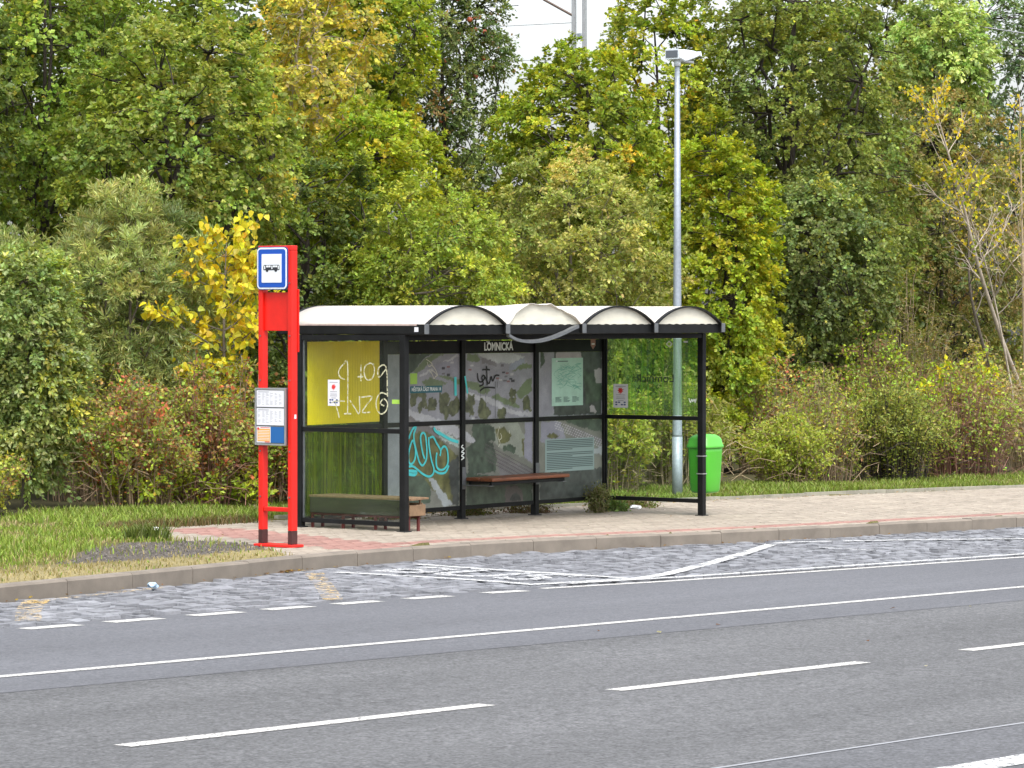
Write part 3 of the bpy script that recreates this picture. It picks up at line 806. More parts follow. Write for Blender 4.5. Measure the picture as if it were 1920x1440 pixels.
# grass blades
def blades(name, x, y, h, col, m, lean=.35, wd=.007, z=None):
    n = len(x)
    if z is None: z = verge_z(x, y)
    a = rng.uniform(0, 2 * np.pi, n); l = rng.uniform(.1, 1, n) * lean * h
    dx, dy = np.cos(a), np.sin(a)
    b = a + rng.uniform(.8, 2.3, n); wx, wy = np.cos(b) * wd, np.sin(b) * wd
    V = np.zeros((n, 5, 3))
    V[:, 0] = np.stack([x - wx, y - wy, z - .01], 1); V[:, 1] = np.stack([x + wx, y + wy, z - .01], 1)
    mx, my, mz = x + dx * l * .35, y + dy * l * .35, z + h * .6
    V[:, 2] = np.stack([mx + wx * .8, my + wy * .8, mz], 1); V[:, 3] = np.stack([mx - wx * .8, my - wy * .8, mz], 1)
    V[:, 4] = np.stack([x + dx * l, y + dy * l, z + h], 1)
    k = (np.arange(n) * 5)[:, None]
    T = np.concatenate([k + [[0, 1, 2]], k + [[0, 2, 3]], k + [[3, 2, 4]]])
    return link(name, raw_mesh(name, V.reshape(-1, 3), T, False, np.repeat(col, 5, 0)), m, None, 'stuff')
GREEN = np.array([[.17, .26, .028], [.21, .30, .035], [.12, .19, .022], [.26, .31, .06]])
DRY = np.array([[.30, .25, .11], [.36, .30, .15], [.23, .20, .07]])
def pick(P, n): return P[rng.integers(0, len(P), n)] * rng.uniform(.75, 1.25, (n, 1))
n = 150000
x = rng.uniform(-15, 1.5, n); y = rng.uniform(-4.5, 4.7, n)
kd = y - ip(x, KERB)
nz = noise2(x, y, 50, 3, .9)
lush = np.clip((kd - .9) / 1.3, 0, 1) * np.clip((nz - .22) * 3.2, 0, 1)
g = pip(x + .5 * (noise2(x, y, 33, 4, 1.1) - .5), y, GRAVEL)
tuft = np.exp(-((x + 3.55) ** 2 + (y - .55) ** 2) / .05)
keep = (kd > .17) & ~paved(x, y) & (~g | (rng.random(n) < .12)) & (rng.random(n) < .30 + .7 * lush) & (np.abs(y - 1) < 9)
x, y, lush, kd, tuft = x[keep], y[keep], lush[keep], kd[keep], tuft[keep]; n = len(x)
isdry = rng.random(n) > np.clip(lush * 1.2 + .12, 0, .93)
col = np.where(isdry[:, None], pick(DRY, n), pick(GREEN, n))
blades('verge_grass', x, y, (.020 + .070 * lush * rng.uniform(.3, 1.2, n) * (.4 + 1.3 * noise2(x, y, 57, 3, 1.6))) * rng.uniform(.6, 1.2, n) + .012, col, M['grass'], 1.0, .006)
n = 75000
x = rng.uniform(-1.2, 32, n); y = ip(x, EDGE) + .06 + 2.1 * rng.random(n) ** 1.3
nz = noise2(x, y, 61, 3, 1.0)
keep = (rng.random(n) < .35 + .8 * nz) & ~paved(x, y) & ~((x > 2.0) & (x < 8.5) & (y < 2.75))
x, y, nz = x[keep], y[keep], nz[keep]; n = len(x)
isdry = rng.random(n) < np.clip(.10 + .25 * (nz < .38) + .05 * (x > 20), 0, .8)
col = np.where(isdry[:, None], pick(DRY * .8, n), pick(GREEN * .85, n))
blades('bank_grass', x, y, rng.uniform(.03, .11, n) * (.3 + 1.2 * nz), col, M['grass'], 1.0, .006)
# dark green tuft at the pavement's corner
n = 420; a = rng.uniform(0, 6.28, n); q = rng.random(n) ** .7 * .2
blades('grass_tuft', -3.5 + q * np.cos(a) * 1.4, .5 + q * np.sin(a), rng.uniform(.08, .2, n), pick(GREEN * .45, n), M['grass'], 1.1, .006)
# withered grass and seed heads over the pavement's left end
n = 2600
x = rng.uniform(-3.2, .4, n); y = np.interp(x, [-3.2, -2.4, -1.5, .4], [.9, 2.2, 2.45, 2.6]) + rng.normal(0, .10, n)
blades('withered_grass', x, y, rng.uniform(.03, .12, n), pick(np.array([[.17, .115, .045], [.12, .085, .03], [.10, .12, .03]]), n), M['grass'], 1.1, .006, gz(x))
# gravel crumbs in the bare patch
n = 4200
x = rng.uniform(-7.2, -2.8, n); y = rng.uniform(-1.9, .4, n)
k = pip(x, y, GRAVEL); x, y = x[k], y[k]; n = len(x)
s = rng.uniform(.004, .013, n)
tone = rng.uniform(.06, .17, n)
V = sett_verts(x, y, verge_z(x, y) + s * .9, s, s * rng.uniform(.6, 1, n), .03, rng.uniform(0, 6, n), rng.normal(0, .3, (n, 2)), .35)
F = (BF[None] + (np.arange(n) * 8)[:, None, None]).reshape(-1, 4)
link('gravel', raw_mesh('gravel', V.reshape(-1, 3), F, cols=np.repeat(np.stack([tone, tone * .90, tone * .80], 1), 8, 0)), M['sett'], None, 'stuff')
# ------------------------------------------------------------------ bus shelter
b_, L_, S_, HE = 1.45, 5.78, 1.472, 2.244
sh = empty('bus_shelter', (0, 0, 0), 'black framed glass bus shelter with four white vaulted roof bays on the pavement', 'bus shelter')
PW = .038
for (x, y) in [(0, 0), (L_, 0), (0, S_), (b_, S_), (2 * b_, S_), (3 * b_, S_), (L_, S_)]:
    MB().box((x - PW, y - PW, gz(x) - .05), (x + PW, y + PW, 2.128)).build('post', M['black'], sh, .006)
    MB().box((x - .06, y - .06, gz(x) - .02), (x + .06, y + .06, gz(x) + .012)).build('post_foot', M['black_dull'], sh, .003)
# roof frame
MB().box((-.035, -.27, 2.132), (L_ + .035, -.215, HE - .012)).build('front_beam', M['black'], sh, .004)
MB().box((-.035, S_ + .22, 2.132), (L_ + .035, S_ + .275, HE - .012)).build('back_beam', M['black'], sh, .004)
for x in (0, L_):
    MB().box((x - .032, -.213, 2.134), (x + .032, S_ + .218, HE - .014)).build('side_beam', M['black'], sh, .004)
MB().box((.04, S_ - .03, 2.058), (L_ - .04, S_ + .03, 2.126)).build('back_rail', M['black'], sh, .003)
for y in (0, ):
    MB().box((.04, y - .03, 2.068), (L_ - .04, y + .03, 2.126)).build('front_rail', M['black'], sh, .003)
for x in (0, L_):
    MB().box((x - .03, .04, 2.068), (x + .03, S_ - .04, 2.126)).build('side_rail', M['black'], sh, .003)
for k in range(5):
    x = k * b_ if k < 4 else L_
    MB().box((x - .034, -.305, HE - .10), (x + .034, S_ + .30, HE + .002)).build('gutter', M['black'], sh, .004)
    MB().box((x - .036, -.318, HE - .104), (x + .036, -.306, HE + .004)).build('gutter_cap', M['greymetal'], sh, .003)
def arc(k, n=18, rise=.205, m=.032):
    x0 = k * b_ + m; x1 = (k + 1) * b_ - m
    if k == 3: x1 = L_ - m
    c = (x1 - x0) / 2; rad = (c * c + rise * rise) / (2 * rise); a0 = math.asin(c / rad)
    return [((x0 + x1) / 2 + rad * math.sin(-a0 + 2 * a0 * i / n), HE - .004 + rise - rad + rad * math.cos(-a0 + 2 * a0 * i / n)) for i in range(n + 1)]
for k in range(4):
    P = arc(k); n = len(P)
    rows = [-.30, -.2, -.05, .15, .45, .8, 1.2, S_ + .31]
    V = []; F = []
    if k == 1:   # the second vault is torn: its front edge is crumpled upwards
        tx = [p[0] for p in VTORN]; tz = [p[1] for p in VTORN]
        torn = [(p[0], max(p[1] - .0, np.interp(p[0], tx, tz))) if 0 < i < n - 1 else p for i, p in enumerate(P)]
    for y in rows:
        for i, p in enumerate(P):
            q = p
            if k == 1:
                f = max(0, 1 - (y + .30) / .75)
                z = p[1] * (1 - f) + torn[i][1] * f + .004 * f * math.sin(i * 2.3 + y * 9)
                q = (p[0] + .006 * f * math.sin(i * 1.7 + y * 5), z)
            V.append((q[0], y + (.012 * math.sin(i * 1.1) if k == 1 and y < -.25 else 0), q[1]))
    for j in range(len(rows) - 1):
        for i in range(n - 1): F.append((j * n + i, j * n + i + 1, (j + 1) * n + i + 1, (j + 1) * n + i))
    o = link('roof_vault', raw_mesh('roof_vault', V, F, k != 1), M['opal'], sh)
    so_ = o.modifiers.new('thick', 'SOLIDIFY'); so_.thickness = .006; so_.offset = 1
    if k == 1:
        o['label'] = 'torn white roof vault with its front edge buckled upwards'
    for y, nm in ((-.262, 'front'), (S_ + .27, 'rear')):
        Q = [(p[0], p[1] - .004) for p in (torn if (k == 1 and nm == 'front') else P)]
        jag = [(Q[-1][0] + (Q[0][0] - Q[-1][0]) * i / 30, HE - .004 + .006 * math.sin(i * 2.9) * math.sin(i * 1.3)) for i in range(1, 30)]
        MB().prism(Q + jag, (0, y, 0), (1, 0, 0), (0, 0, 1), (0, 1, 0), .005).build('vault_end_panel', M['cream'], sh)
        if k == 1 and nm == 'front': continue
        ya, yb = (-.312, -.266) if nm == 'front' else (S_ + .275, S_ + .318)
        V = []; F = []
        Po = [(x + (x - (k + .5) * b_) * .012, z + .010) for x, z in P]
        Pi = [(x, z + .0065 if nm else z) for x, z in P]
        for y2 in (ya, yb):
            for A in (Pi, Po):
                V += [(p[0], y2, p[1] - (.012 if A is Pi else 0)) for p in A]
        for i in range(n - 1):
            for a, c in ((0, 1), (1, 3), (3, 2), (2, 0)):
                F.append((a * n + i, a * n + i + 1, c * n + i + 1, c * n + i))
        link('vault_edge_trim', raw_mesh('vault_edge_trim', V, F), M['black'], sh)
# trim strip hanging off the torn vault
mb = MB(); SP = smooth_path([(p[0], p[1]) for p in STRAP], 4)
V = []; F = []
for i, p in enumerate(SP):
    y = -.318 - .02 * math.sin(math.pi * i / len(SP))
    V += [(p[0], y, p[1] + .017), (p[0], y, p[1] - .017), (p[0] + .003, y + .05, p[1] - .012), (p[0] + .003, y + .05, p[1] + .022)]
for i in range(len(SP) - 1):
    for a in range(4): F.append((4 * i + a, 4 * i + (a + 1) % 4, 4 * i + 4 + (a + 1) % 4, 4 * i + 4 + a))
F += [(0, 1, 2, 3), tuple(4 * len(SP) - 4 + k for k in (3, 2, 1, 0))]
o = link('vault_edge_trim', raw_mesh('vault_edge_trim', V, F), M['greymetal'], sh)
o['label'] = 'grey edge strip hanging loose in a bow below the torn vault'
MB().box((-.037, -.2, HE - .013), (-.002, S_ + .2, HE + .004)).build('eave_strip', mat('dirty_eave', (.42, .33, .30), .8, noise=(14, .3)), sh)
MB().box((-.0365, -.225, 2.165), (-.0335, -.17, 2.215)).build('sticker', M['paper'], sh)

EX, EZ, EN = (1, 0, 0), (0, 0, 1), (0, -1, 0)
# back wall: rails, header band, panes and what is printed on them
HB, HM, HT = .105, 1.111, 1.896
bx0 = [0, b_, 2 * b_, 3 * b_]; bx1 = [b_, 2 * b_, 3 * b_, L_]
PC = {'road': (.25, .262, .30), 'low': (.17, .18, .15), 'dkgreen': (.055, .085, .055), 'green': (.14, .195, .095), 'light': (.40, .42, .45), 'park': (.24, .25, .31),
      'roof': (.40, .45, .46), 'wall': (.24, .28, .36), 'wallb': (.17, .17, .19), 'lightc': (.36, .46, .42), 'rail': (.17, .165, .165), 'olive': (.115, .12, .035), 'grey': (.31, .35, .36),
      'dk': (.05, .06, .055), 'sand': (.25, .28, .23), 'brown': (.11, .095, .09), 'road2': (.23, .235, .295), 'roadv': (.25, .255, .30), 'pale': (.34, .32, .34)}
def paint(x, z):
    c = np.zeros(x.shape + (3,)); c[:] = PC['road']
    wx = x + .02 * (noise2(x, z, 71, 3, 9) - .5); wz = z + .02 * (noise2(x, z, 73, 3, 9) - .5)
    wx = wx + .05 * (noise2(x, z, 72, 4, 22) - .5); wz = wz + .05 * (noise2(x, z, 74, 4, 22) - .5)
    for n, P in PRINT:
        k = pip(wx, wz, P); c[k] = PC[n]
        if n in ('dkgreen', 'dk', 'olive'):
            c[k] *= (.35 + 1.3 * noise2(x[k], z[k], 77, 3, 14))[:, None]
    for (cx, cz, rx, rz) in BLOBS:
        d = ((x - cx) / rx) ** 2 + ((z - cz) / rz) ** 2 + 3.4 * (noise2(x, z, 79, 5, 11) - .5)
        k = d < 1.0; c[k] = np.array((.10, .115, .05)) * (.15 + 1.6 * noise2(x[k], z[k], 81, 3, 20))[:, None]
    for i, (cx, cz) in enumerate(CARS):
        k = (np.abs(x - cx) < .030) & (np.abs(z - cz) < .011)
        c[k] = [(.03, .03, .04), (.22, .09, .09), (.42, .43, .45), (.12, .12, .14)][i % 4]
    for i in range(5):      # rails
        k = np.abs((z - .62) + .36 * (x - 3.9) + .045 * i) < .006
        k &= (x > 3.35) & (x < 4.35) & (z < 1.06); c[k] = (.09, .08, .08)
    for i in range(4):
        k = np.abs((z - 1.02) + .27 * (x - 4.9) + .03 * i) < .004
        k &= (x > 4.75) & (z < 1.06); c[k] = (.42, .42, .45)
    c *= (.74 + .52 * noise2(x, z, 83, 5, 9))[..., None]
    g = c.mean(-1, keepdims=True); c = g + (c - g) * .85
    return c * 1.08
for k in range(4):
    xa, xb = bx0[k] + .04, bx1[k] - .04
    MB().box((xa, S_ - .022, HB - .048), (xb, S_ + .022, HB)).build('bottom_rail', M['black'], sh, .003)
    MB().box((xa, S_ - .022, HM - .05), (xb, S_ + .022, HM)).build('middle_rail', M['black'], sh, .003)
    band = MB().box((xa, S_ - .012, HT), (xb, S_ + .012, 2.045)).build('header_band', M['black'], sh, .002)
    if k == 2:
        put_text('LOMNICKÁ', .13, M['letter'], band, (3.606, S_ - .0145, 1.968), EX, EZ, fitw=.57, bold=.004)
        mb = MB()
        mb.ribbon([(3.37, 2.035), (3.385, 2.022), (3.40, 2.036)], .010, (0, S_ - .0145, 0), EX, EZ, EN)
        mb.ribbon([(3.405, 2.02), (3.425, 2.034)], .012, (0, S_ - .0145, 0), EX, EZ, EN)
        mb.build('scribble', M['letter'], band)['kind'] = 'stuff'
    if k == 3:
        x0, z1, x1, z0 = R_CREST
        mb = MB().prism([(x0, z1), (x1, z1), (x1, z0 + .05), ((x0 + x1) / 2, z0), (x0, z0 + .05)][::-1], (0, S_ - .0125, 0), EX, EZ, EN, .0015)
        cr_ = mb.build('crest', M['crest'], band)
        MB().prism([(x0 + .02, z0 + .06), (x1 - .02, z0 + .06), (x1 - .02, z0 + .075), (x0 + .02, z0 + .075)], (0, S_ - .0142, 0), EX, EZ, EN, .0008).build('crest_bar', M['letter'], band)
    for (za, zb) in ((HB, HM - .05), (HM, HT)):
        if k == 0:
            pn = MB().box((xa, S_ - .004, za), (xb, S_ + .004, zb if za < 1 else 2.045 - .15)).build('glass_pane', M['glass_dark'], sh)
            if za > 1:   # yellow ribbed sheet
                V = []; F = []; x = np.arange(.075, 1.345, .0072)
                zb0, zb1, zt = 1.125, 1.135, 2.05
                for i, xx in enumerate(x):
                    dy = .006 * math.cos(xx / .029 * 2 * math.pi)
                    V += [(xx, S_ - .03 + dy, zb0 + (zb1 - zb0) * i / len(x)), (xx, S_ - .03 + dy, zt)]
                F = [(2 * i, 2 * i + 2, 2 * i + 3, 2 * i + 1) for i in range(len(x) - 1)]
                o = link('ribbed_sheet', raw_mesh('ribbed_sheet', V, F, True), M['yellow'], sh)
                o['label'] = 'yellow ribbed sheet behind the left end pane'
            else:
                V = []; F = []; x = np.arange(.06, 1.395, .0072)
                for i, xx in enumerate(x):
                    dy = .005 * math.cos(xx / .029 * 2 * math.pi)
                    V += [(xx, S_ - .03 + dy, .12), (xx, S_ - .03 + dy, 1.04)]
                F = [(2 * i, 2 * i + 2, 2 * i + 3, 2 * i + 1) for i in range(len(x) - 1)]
                o = link('ribbed_sheet', raw_mesh('ribbed_sheet', V, F, True), M['film_left'], sh)
                o['label'] = 'see-through ribbed sheet with dark green stripes'
            continue
        pn = MB().box((xa, S_ - .004, za + .001), (xb, S_ + .004, zb - .001)).build('glass_pane', M['glass_dark'], sh)
        xs = np.linspace(xa, xb, 116); zs = np.linspace(za + .002, zb - .002, 80)
        X, Z = np.meshgrid(xs, zs, indexing='ij'); ni, nj = X.shape
        I = np.arange(ni * nj).reshape(ni, nj)
        F = np.stack([I[:-1, :-1], I[1:, :-1], I[1:, 1:], I[:-1, 1:]], -1).reshape(-1, 4)
        link('aerial_print', raw_mesh('aerial_print', np.stack([X, np.full_like(X, S_ - .0065), Z], -1).reshape(-1, 3), F, False, paint(X, Z).reshape(-1, 3)), M['print'], pn)

def flat(r, name, m, parent, y=S_ - .0085, th=.0015):
    x0, z1, x1, z0 = r
    return MB().box((x0, y - th, z0), (x1, y, z1)).build(name, m, parent)
P0 = (0, S_ - .0115, 0)
mp = flat(R_MAP, 'map_poster', M['mapgreen'], sh)
mb = MB(); x0, z1, x1, z0 = R_MAP; rr = random.Random(5)
for i in range(34):
    a = (rr.uniform(x0 + .06, x1 - .1), rr.uniform(z0 + .22, z1 - .1)); pts = [a]
    for _ in range(4): a = (min(x1 - .04, max(x0 + .04, a[0] + rr.uniform(-.1, .16))), min(z1 - .07, max(z0 + .14, a[1] + rr.uniform(-.05, .05)))); pts.append(a)
    mb.ribbon(pts, .005, P0, EX, EZ, EN, .0002 + i * 1e-5)
mb.build('map_lines', M['mapline'], mp)['kind'] = 'stuff'
mb = MB()
for i in range(5):
    for cx in (x0 + .07, x0 + .24, x0 + .42):
        mb.ribbon([(cx, z0 + .05 + i * .014), (cx + rr.uniform(.08, .14), z0 + .05 + i * .014)], .006, P0, EX, EZ, EN, .0008)
mb.ribbon([(x0 + .12, z1 - .04), (x0 + .33, z1 - .04)], .010, P0, EX, EZ, EN, .0008)
mb.build('map_text', M['infoline'], mp)['kind'] = 'stuff'
MB().prism([(x0 + .08, z1 - .05), (x0 + .115, z1 - .04), (x0 + .10, z1 - .02)], P0, EX, EZ, EN, .0012).build('map_arrow', M['paper'], mp)
inf = flat(R_INFO, 'info_panel', M['infopanel'], sh)
mb = MB(); x0, z1, x1, z0 = R_INFO
for i in range(17):
    z = z1 - .022 - i * .0215
    if i == 6: continue
    e = x1 - .03 if i not in (5, 9, 16) else x0 + .55 * (x1 - x0)
    mb.ribbon([(x0 + .03, z), (e, z)], .011, P0, EX, EZ, EN, .0004)
mb.build('info_text', M['infoline'], inf)['kind'] = 'stuff'
te = flat(R_TEAL, 'district_sign', M['teal'], sh)
x0, z1, x1, z0 = R_TEAL
put_text('MĚSTSKÁ ČÁST PRAHA 14', .06, M['letter'], te, ((x0 + x1) / 2, S_ - .0125, (z0 + z1) / 2), EX, EZ, fitw=(x1 - x0) * .92, bold=.001)
flat(R_LIME, 'lime_sticker', M['lime'], sh)
PG = (0, S_ - .0135, 0)
mb = MB()
for i, t in enumerate(CYAN): mb.ribbon(smooth_path(t), .026 if i < 6 else .036, PG, EX, EZ, EN, i * 2e-4)
mb.build('cyan_graffiti', M['cyan'], sh)['kind'] = 'stuff'
mb = MB()
for i, t in enumerate(BLACK): mb.ribbon(smooth_path(t), .020, PG, EX, EZ, EN, i * 2e-4)
for i, t in enumerate(DRIPS): mb.ribbon(t, .005, PG, EX, EZ, EN, .002 + i * 2e-4)
mb.build('black_graffiti', M['blackink'], sh)['kind'] = 'stuff'
mb = MB()
for i, t in enumerate(SCRW + SCRL): mb.ribbon(smooth_path(t), .008, PG, EX, EZ, EN, i * 2e-4)
mb.build('scratched_tag', M['scratch'], sh)['kind'] = 'stuff'
mb = MB().ribbon(smooth_path(POSTTAG[0]), .014, (0, S_ - PW - .002, 0), EX, EZ, EN)
mb.build('post_tag', M['letter'], sh)
mb = MB().ribbon([CYANPOST[0], CYANPOST[1]], .028, (2 * b_ - CYANPOST[0][0] + .02, S_ - PW - .002, 0), EX, EZ, EN)
mb.build('cyan_splash', M['cyan'], sh)
MB().ribbon([(2.77, 1.62), (2.775, 1.40)], .045, PG, EX, EZ, EN).build('cyan_splash', M['cyan'], sh)

# end walls
for X, nm in ((0, 'l'), (L_, 'r')):
    for (za, zb) in ((HB, HM - .05), (HM, 2.068)):
        m = M['glass'] if nm == 'l' else M['glass']
        pn = MB().box((X - .004, .042, za + .001), (X + .004, S_ - .042, zb - .001)).build('glass_pane', m, sh)
        for y in (.042, S_ - .056):
            MB().box((X - .011, y, za + .001), (X + .011, y + .014, zb - .001)).build('pane_bead', M['black'] if nm == 'r' else M['greymetal'], sh)
        if nm == 'r' and za > 1:
            V = []; F = []; ys = np.arange(.06, S_ - .06, .0072)
            for i, yy in enumerate(ys):
                dx = .005 * math.cos(yy / .029 * 2 * math.pi)
                V += [(X + .02 + dx, yy, za + .01), (X + .02 + dx, yy, zb - .01)]
            F = [(2 * i, 2 * i + 2, 2 * i + 3, 2 * i + 1) for i in range(len(ys) - 1)]
            o = link('ribbed_sheet', raw_mesh('ribbed_sheet', V, F, True), M['film_right'], sh)
            o['label'] = 'see-through ribbed sheet with bright green stripes in the right end wall'
    MB().box((X - .022, .04, HB - .048), (X + .022, S_ - .04, HB)).build('bottom_rail', M['black'], sh, .003)
    MB().box((X - .022, .04, HM - .05), (X + .022, S_ - .04, HM)).build('middle_rail', M['black'], sh, .003)
YE, XN = (0, -1, 0), (-1, 0, 0)
def flatx(r, name, m, parent, X, th=.0015):
    y0, z1, y1, z0 = r
    return MB().box((X - th, min(y0, y1), z0), (X, max(y0, y1), z1)).build(name, m, parent)
def notice(r, X, parent_label):
    st = flatx(r, 'notice', M['paper'], sh, X)
    if parent_label: st['label'] = parent_label
    y0, z1, y1, z0 = r; yc = (y0 + y1) / 2; w = abs(y1 - y0); h = z1 - z0; rr = random.Random(8)
    pts = []
    for i in range(18):
        a = 2 * math.pi * i / 18; q = w * (.24 if i % 2 else .13) * rr.uniform(.8, 1.1)
        pts.append((-yc + q * math.cos(a), z1 - h * .28 + q * math.sin(a)))
    MB().prism(pts, (X - .002, 0, 0), YE, EZ, XN, .001).build('red_symbol', M['redink'], st)
    mb = MB()
    for f, a in ((.1, .35), (.46, .3), (.55, .28), (.62, .3), (.70, .2)): mb.ribbon([(-yc - w * a, z1 - h * f), (-yc + w * a, z1 - h * f)], .008, (X - .002, 0, 0), YE, EZ, XN, .0006)
    mb.build('notice_text', M['ink'], st)['kind'] = 'stuff'
    mb = MB()
    for i in range(4):
        for j in range(2):
            if (i + j) % 3 == 2: continue
            y = -yc + w * (-.36 + i * .19); z = z1 - h * (.80 + .10 * j)
            mb.prism([(y, z), (y + w * .14, z), (y + w * .14, z + h * .055), (y, z + h * .055)], (X - .002, 0, 0), YE, EZ, XN, .0008)
    mb.build('notice_logos', M['navy'], st)['kind'] = 'stuff'
notice(R_LSTK, -.0045, 'pale notice with a red symbol on the left end pane')
notice(R_RSTK, L_ - .0045, 'white notice with a red symbol on the right end pane')
flatx(R_LLAB, 'label', M['lime'], sh, -.0045)
mb = MB()
for i, t in enumerate(LEFTSCR): mb.ribbon([(-p[0], p[1]) for p in smooth_path(t, 4)], .016, (-.006, 0, 0), YE, EZ, XN, i * 1e-4)
mb.build('scratched_graffiti', M['scrawl'], sh)['kind'] = 'stuff'
y0, z1, y1, z0 = R_RTXT
put_text('Lomnická', .14, M['letterdark'], sh, (L_ - .008, (y0 + y1) / 2, (z0 + z1) / 2 + .01), (0, 1, 0), EZ, fitw=abs(y1 - y0), name='stop_name')
y0, z1, y1, z0 = R_RDIA; yc, zc = -(y0 + y1) / 2, (z0 + z1) / 2
d1 = MB().prism([(yc - .05, zc), (yc, zc - .042), (yc + .05, zc), (yc, zc + .042)], (L_ - .0045, 0, 0), YE, EZ, XN, .001).build('diamond_sticker', M['letter'], sh)
MB().prism([(yc - .028, zc), (yc, zc - .024), (yc + .028, zc), (yc, zc + .024)], (L_ - .006, 0, 0), YE, EZ, XN, .001).build('diamond_core', M['lime'], d1)
y0, z1, y1, z0 = R_RSCR
mb = MB()
mb.ribbon(smooth_path([(-y0, z1), (-y0 + .02, z0), (-y0 + .04, z1 - .01), (-y0 + .055, z0 + .01), (-y0 + .075, z0 + .04), (-y0 + .09, z0), (-y0 + .105, z1)]), .012, (L_ - .0046, 0, 0), YE, EZ, XN)
mb.build('sticker_scrap', M['letter'], sh)
flatx(R_RLAB, 'label', M['paper'], sh, L_ - .0045)

# benches
bn = empty('bench', (3.7, 1.23, .43), 'brown slatted bench fixed to the two middle back posts of the shelter', 'bench')
def at(o, p): return tuple(np.array(p) - np.array(o.location))
def bbox(o, a, c): return MB().box(at(o, a), at(o, c))
for y0 in (1.03, 1.235):
    bbox(bn, (2.93, y0, .395), (4.47, y0 + .195, .437)).build('seat_slat', M['wood_bench'], bn, .014)
bbox(bn, (2.95, 1.06, .352), (4.40, 1.10, .393)).build('seat_rail', M['black'], bn, .003)
bbox(bn, (2.95, 1.36, .352), (4.40, 1.40, .393)).build('seat_rail', M['black'], bn, .003)
for x in (2.9, 4.35):
    bbox(bn, (x - .042, 1.02, .345), (x - .036 + .072, S_ - .042, .351)).build('bracket_arm', M['greymetal'], bn, .002)
    bbox(bn, (x - .036, S_ - .0465, .30), (x + .036, S_ - .0405, .56)).build('bracket_plate', M['greymetal'], bn, .002)
b2 = empty('bench', (.25, .7, .36), 'makeshift plywood box bench on red legs behind the left end pane', 'bench')
for i, (xa, xb) in enumerate(((.05, .165), (.17, .285), (.29, .43))):
    bbox(b2, (xa, -.06 + .03 * i, .336), (xb, 1.40 - .01 * i, .358)).build('seat_board', M['wood_ply'], b2, .003)
bbox(b2, (.06, -.03, .165), (.335, -.012, .285)).build('front_board', M['wood_ply'], b2, .003)
bbox(b2, (.30, -.010, .165), (.318, 1.38, .30)).build('side_board', M['wood_ply'], b2, .003)
bbox(b2, (.05, -.010, .165), (.066, 1.38, .334)).build('side_board', M['old_wood'], b2, .003)
for y in (.0, 1.37):
    bbox(b2, (.07, y + .002, .286), (.09, y + .02, .334)).build('spacer', M['wood_ply'], b2)
    bbox(b2, (.28, y + .002, .286), (.298, y + .02, .334)).build('spacer', M['wood_ply'], b2)
for x in (.10, .27):
    bbox(b2, (x - .014, .0, .138), (x + .014, 1.4, .163)).build('leg_rail', M['rust'], b2, .002)
    for y in (.02, .48, .94, 1.38):
        bbox(b2, (x - .014, y - .014, gz(x) - .005), (x + .014, y + .014, .137)).build('leg', M['rust'], b2, .003)

# ------------------------------------------------------------------ stop sign on two red posts (its face looks up the road)
sg = empty('bus_stop_sign', (-3.25, -.98, gz(-3.25)), 'red two-post bus stop sign with blue bus plate and timetable case at the kerb', 'sign')
SX = -3.25; sz = gz(SX); yl, yr = -.76, -1.20     # left and right as seen from the camera
def sbox(a, c): return bbox(sg, a, c)
sbox((SX - .05, yr - .035, sz + .003), (SX + .14, yl + .02, sz + .03)).build('base_plate', M['red'], sg, .006)
for ya in (yl - .055, yr):
    sbox((SX, ya, sz + .1651), (SX + .085, ya + .055, 2.98)).build('post', M['red'], sg, .006)
    sbox((SX, ya, sz + .03), (SX + .085, ya + .055, sz + .165)).build('post_sleeve', M['red_dark'], sg, .004)
sbox((SX, yr, 2.981), (SX + .085, yl, 3.03)).build('top_cap', M['red'], sg, .006)
sbox((SX + .012, yr + .057, .405), (SX + .073, yl - .057, .447)).build('crossbar', M['red'], sg, .005)
sbox((SX + .03, yr + .057, 2.19), (SX + .06, yl - .057, 2.57)).build('infill_panel', M['red'], sg, .003)
sbox((SX + .087, yr - .012, 1.98), (SX + .10, yr + .054, 2.60)).build('rear_flange', M['red'], sg, .003)
sbox((SX + .02, yr + .057, 2.62), (SX + .06, yl - .057, 2.97)).build('head_panel', M['red'], sg, .003)
def rrect(w, h, r, n=5):
    o = []
    for cx, cy, a0 in ((w / 2 - r, h / 2 - r, 0), (-w / 2 + r, h / 2 - r, 90), (-w / 2 + r, -h / 2 + r, 180), (w / 2 - r, -h / 2 + r, 270)):
        for i in range(n + 1):
            a = R(a0 + 90 * i / n); o.append((cx + r * math.cos(a), cy + r * math.sin(a)))
    return o
def plate(w, h, r, d, name, m, parent, yc, zc, th=.003):
    o = at(sg, (SX - d, yc, zc))
    return MB().prism(rrect(w, h, r), o, YE, EZ, XN, th).build(name, m, parent)
yc, zc = -.955, 2.807
pl = plate(.40, .425, .045, .002, 'stop_plate', M['navy'], sg, yc, zc, .012)
plate(.385, .41, .042, .0142, 'plate_border', M['white'], pl, yc, zc)
plate(.352, .377, .028, .0176, 'plate_field', M['blue'], pl, yc, zc)
plate(.258, .282, .006, .021, 'plate_window', M['white'], pl, yc, zc)
mb = MB(); o = at(sg, (SX - .0245, yc, zc + .0)); T = .0016
def rect(x0, z0, x1, z1): return [(x0, z0), (x1, z0), (x1, z1), (x0, z1)]
mb.prism([(-.104, -.018), (.104, -.018), (.106, .012), (.100, .034), (-.098, .034), (-.106, .012)], o, YE, EZ, XN, T)
bus = mb.build('bus_symbol', M['inkdark'], pl)
mb = MB(); o2 = at(sg, (SX - .0264, yc, zc))
for a, c in ((-.066, -.038), (-.034, -.010), (.022, .048), (.052, .078)): mb.prism(rect(a, .010, c, .028), o2, YE, EZ, XN, .001)
